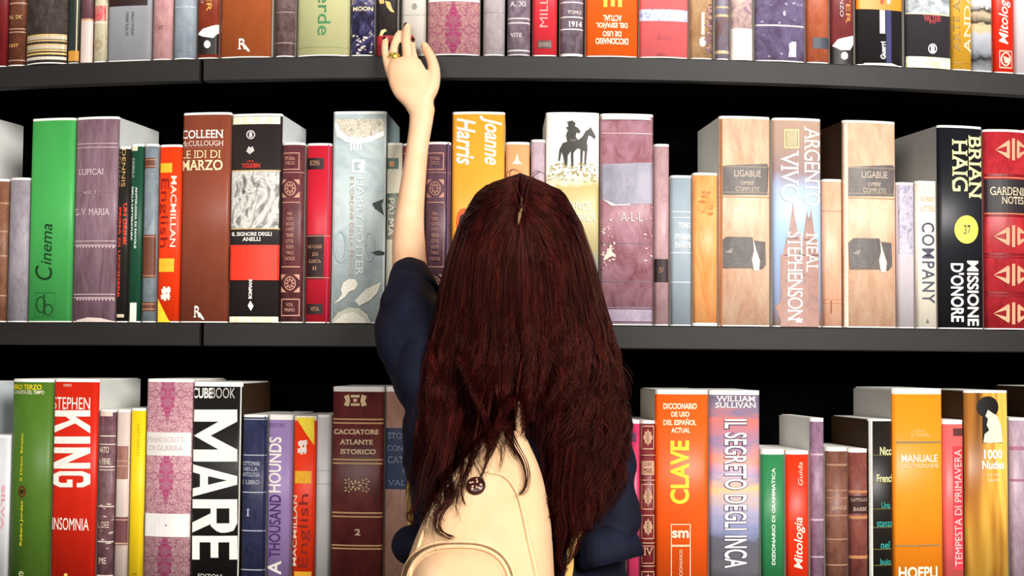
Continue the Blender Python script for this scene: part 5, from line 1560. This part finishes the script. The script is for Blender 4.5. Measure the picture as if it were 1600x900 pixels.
# flyaway strands
FW = 170
fphi = rng.uniform(-1.6, 1.6, FW)
fy = 272 + (1 - np.abs(fphi) / 1.75) * 60 * rng.random(FW)
fxb = 814 + 156 * np.sin(fphi)
fe = np.interp(fxb, ex, ey) + rng.normal(10, 45, FW)
fpx, fpy, fY = strands(fphi, fy, fe, rng.uniform(1.0, 1.035, FW), rng.uniform(60, 170, FW), rng.uniform(6, 18, FW), NPT, rng.uniform(0, 6, FW))
fl = rng.normal(0, 1, (FW, 1)) * np.linspace(0, 1, NPT)[None, :] ** 2 * 9
fpx = fpx + fl
fedge = np.interp(fpy, by_, bx_) + 3
fpx = np.where((fphi > -0.1)[:, None] & (fpy > 650) & (fpx < fedge), fedge, fpx)
# the curled locks that fall over the backpack
LK = []
for pts, n_, w_ in (([(812, 330), (800, 290), (791, 272), (799, 263), (812, 268)], 2, 5), ([(812, 330), (822, 285), (838, 268), (850, 272)], 2, 5), ([(788, 560), (786, 620), (778, 665), (768, 700), (758, 720)], 16, 9), ([(806, 560), (800, 610), (794, 650), (797, 690), (806, 712)], 12, 6), ([(690, 640), (672, 700), (660, 740), (655, 775), (643, 800), (637, 800), (638, 812), (648, 814)], 10, 5), ([(716, 640), (704, 690), (698, 740), (704, 775), (688, 800), (684, 822), (694, 834), (708, 839)], 16, 7),
                    ([(752, 620), (742, 680), (734, 720), (722, 750), (721, 775), (726, 788)], 7, 5), ([(778, 600), (785, 650), (800, 690), (817, 720), (823, 745), (820, 765), (812, 772)], 12, 6), ([(768, 610), (760, 670), (762, 710), (752, 745), (735, 765)], 6, 4),
                    ([(700, 650), (690, 720), (672, 760), (668, 790), (660, 800)], 12, 8), ([(905, 700), (896, 780), (902, 830), (893, 870), (880, 888)], 14, 8), ([(880, 700), (872, 780), (880, 830), (874, 868), (884, 892)], 14, 8)):
    c = np.array(catmull([(a, b, 0) for a, b in pts], 12))
    tq = np.linspace(0, len(c) - 1, NPT)
    bx, by = np.interp(tq, np.arange(len(c)), c[:, 0]), np.interp(tq, np.arange(len(c)), c[:, 1])
    for _ in range(n_):
        o = rng.normal(0, w_) * (1 - 0.7 * np.linspace(0, 1, NPT))
        o2 = rng.normal(0, 2.0) * np.linspace(0, 1, NPT)
        LK.append((bx + o, by + o2 + rng.normal(0, 2), np.full(NPT, 1.945)))
LK = np.array(LK)
px = np.concatenate([px, fpx, LK[:, 0]])
py = np.concatenate([py, fpy, LK[:, 1]])
Y = np.concatenate([Y, fY, LK[:, 2]])
ST = px.shape[0]
# lie on top of the backpack, the dress and the head
lift = rng.uniform(0.003, 0.016, ST)
for i in range(ST):
    for j in range(4, NPT):
        d = ray(px[i, j], py[i, j])
        d.normalize()
        m_ = Y[i, j]
        for ti, tr_ in enumerate(TREES):
            loc = tr_.ray_cast(CAM_O, d)[0]
            if loc is not None:
                if ti == 1 and abs(px[i, j] - 815) > 150:
                    m_ = min(m_, max(loc.y - 0.004, 1.90))
                elif loc.y > 1.78:
                    m_ = min(m_, loc.y - lift[i])
        Y[i, j] = m_
# keep the drop smooth along each strand
for _ in range(3):
    Y[:, 1:-1] = np.minimum(Y[:, 1:-1], (Y[:, :-2] + 2 * Y[:, 1:-1] + Y[:, 2:]) / 4)
pts3 = to_world(px, py, Y)
tan = np.gradient(pts3, axis=1)
tan /= np.linalg.norm(tan, axis=2, keepdims=True) + 1e-9
refv = np.array([0.0, 1.0, 0.0])
sd = np.cross(tan, refv)
sd /= np.linalg.norm(sd, axis=2, keepdims=True) + 1e-9
up = np.cross(sd, tan)
rad = (rng.uniform(.00055, .00085, ST)[:, None] * (1 - 0.65 * np.linspace(0, 1, NPT)[None, :] ** 2))
rad[S:S + FW] *= 0.55
ver = []
for k in range(3):
    a = 2 * math.pi * k / 3 + 0.5
    ver.append(pts3 + (sd * math.cos(a) + up * math.sin(a)) * rad[..., None])
V = np.stack(ver, 2).reshape(-1, 3)            # index = (s*NPT + j)*3 + k
s_i = np.arange(ST)[:, None, None]
j_i = np.arange(NPT - 1)[None, :, None]
k_i = np.arange(3)[None, None, :]
a0 = (s_i * NPT + j_i) * 3 + k_i
a1 = (s_i * NPT + j_i) * 3 + (k_i + 1) % 3
F = np.stack([a0, a1, a1 + 3, a0 + 3], -1).reshape(-1, 4)
# solid inner mass of the hair
sh_v, sh_f = [], []
SY = [276, 280, 286, 294, 305, 325, 350, 400, 450, 500, 550, 600, 640, 665]
NS = 36
for yy in SY:
    xl, xr, b = np.interp(yy, ty, txl), np.interp(yy, ty, txr), np.interp(yy, ty, tb_)
    cx, hw = (xl + xr) / 2, (xr - xl) / 2
    cx = cx + (813 - cx) * np.clip((360 - yy) / 70, 0, 1)
    k = (0.74 + 0.16 * min(1, (yy - 276) / 100)) if yy < 600 else (0.86 if yy < 650 else 0.6)
    for q in range(NS):
        ph = -math.pi * 0.62 + 2 * math.pi * 0.62 * q / (NS - 1)
        sh_v.append(to_world(np.array(cx + hw * math.sin(ph) * k), np.array(float(yy)), np.array(HY - b * math.cos(ph) * k)))
for i in range(len(SY) - 1):
    for q in range(NS - 1):
        a = i * NS + q
        sh_f.append((a, a + 1, a + NS + 1, a + NS))
# crown cap closes the top
sh_v.append(to_world(np.array(813.0), np.array(274.5), np.array(HY - 0.005)))
for q in range(NS - 1):
    sh_f.append((len(sh_v) - 1, q + 1, q))
base_i = len(V)
V = np.concatenate([V, np.array(sh_v)])
shF = np.array([f if len(f) == 4 else f for f in sh_f if len(f) == 4]) + base_i
tri = np.array([f for f in sh_f if len(f) == 3]) + base_i
me = bpy.data.meshes.new('hair')
nq = len(F) + len(shF)
me.vertices.add(len(V))
me.vertices.foreach_set('co', V.astype(np.float32).ravel())
loops = np.concatenate([F.ravel(), shF.ravel(), tri.ravel()]).astype(np.int32)
starts = np.concatenate([np.arange(nq) * 4, nq * 4 + np.arange(len(tri)) * 3]).astype(np.int32)
me.loops.add(len(loops))
me.loops.foreach_set('vertex_index', loops)
me.polygons.add(len(starts))
me.polygons.foreach_set('loop_start', starts)
me.update(calc_edges=True)
me.validate()
hair = part('hair', me, HAIR)
# pale scalp showing at the parting
b_ = bmesh.new()
ptp = [(817, 306), (815, 314), (818, 322), (813, 332), (811, 343), (809, 352)]
L = []
for i, (x, y) in enumerate(ptp):
    bY = HY - np.interp(y, ty, tb_) * 1.035
    w_ = (0.6, 1.6, 2.4, 3.0, 2.6, 0.8)[i]
    L.append((b_.verts.new(P(x - w_, y, bY)), b_.verts.new(P(x, y - 0.2, bY - .0012)), b_.verts.new(P(x + w_, y, bY))))
for a, b in zip(L, L[1:]):
    b_.faces.new((a[0], b[0], b[1], a[1]))
    b_.faces.new((a[1], b[1], b[2], a[2]))
bmesh.ops.solidify(b_, geom=b_.faces[:], thickness=0.002)
bmesh.ops.recalc_face_normals(b_, faces=b_.faces[:])
part('scalp_parting', b_, plain('#a98a5c', 0.6), person)
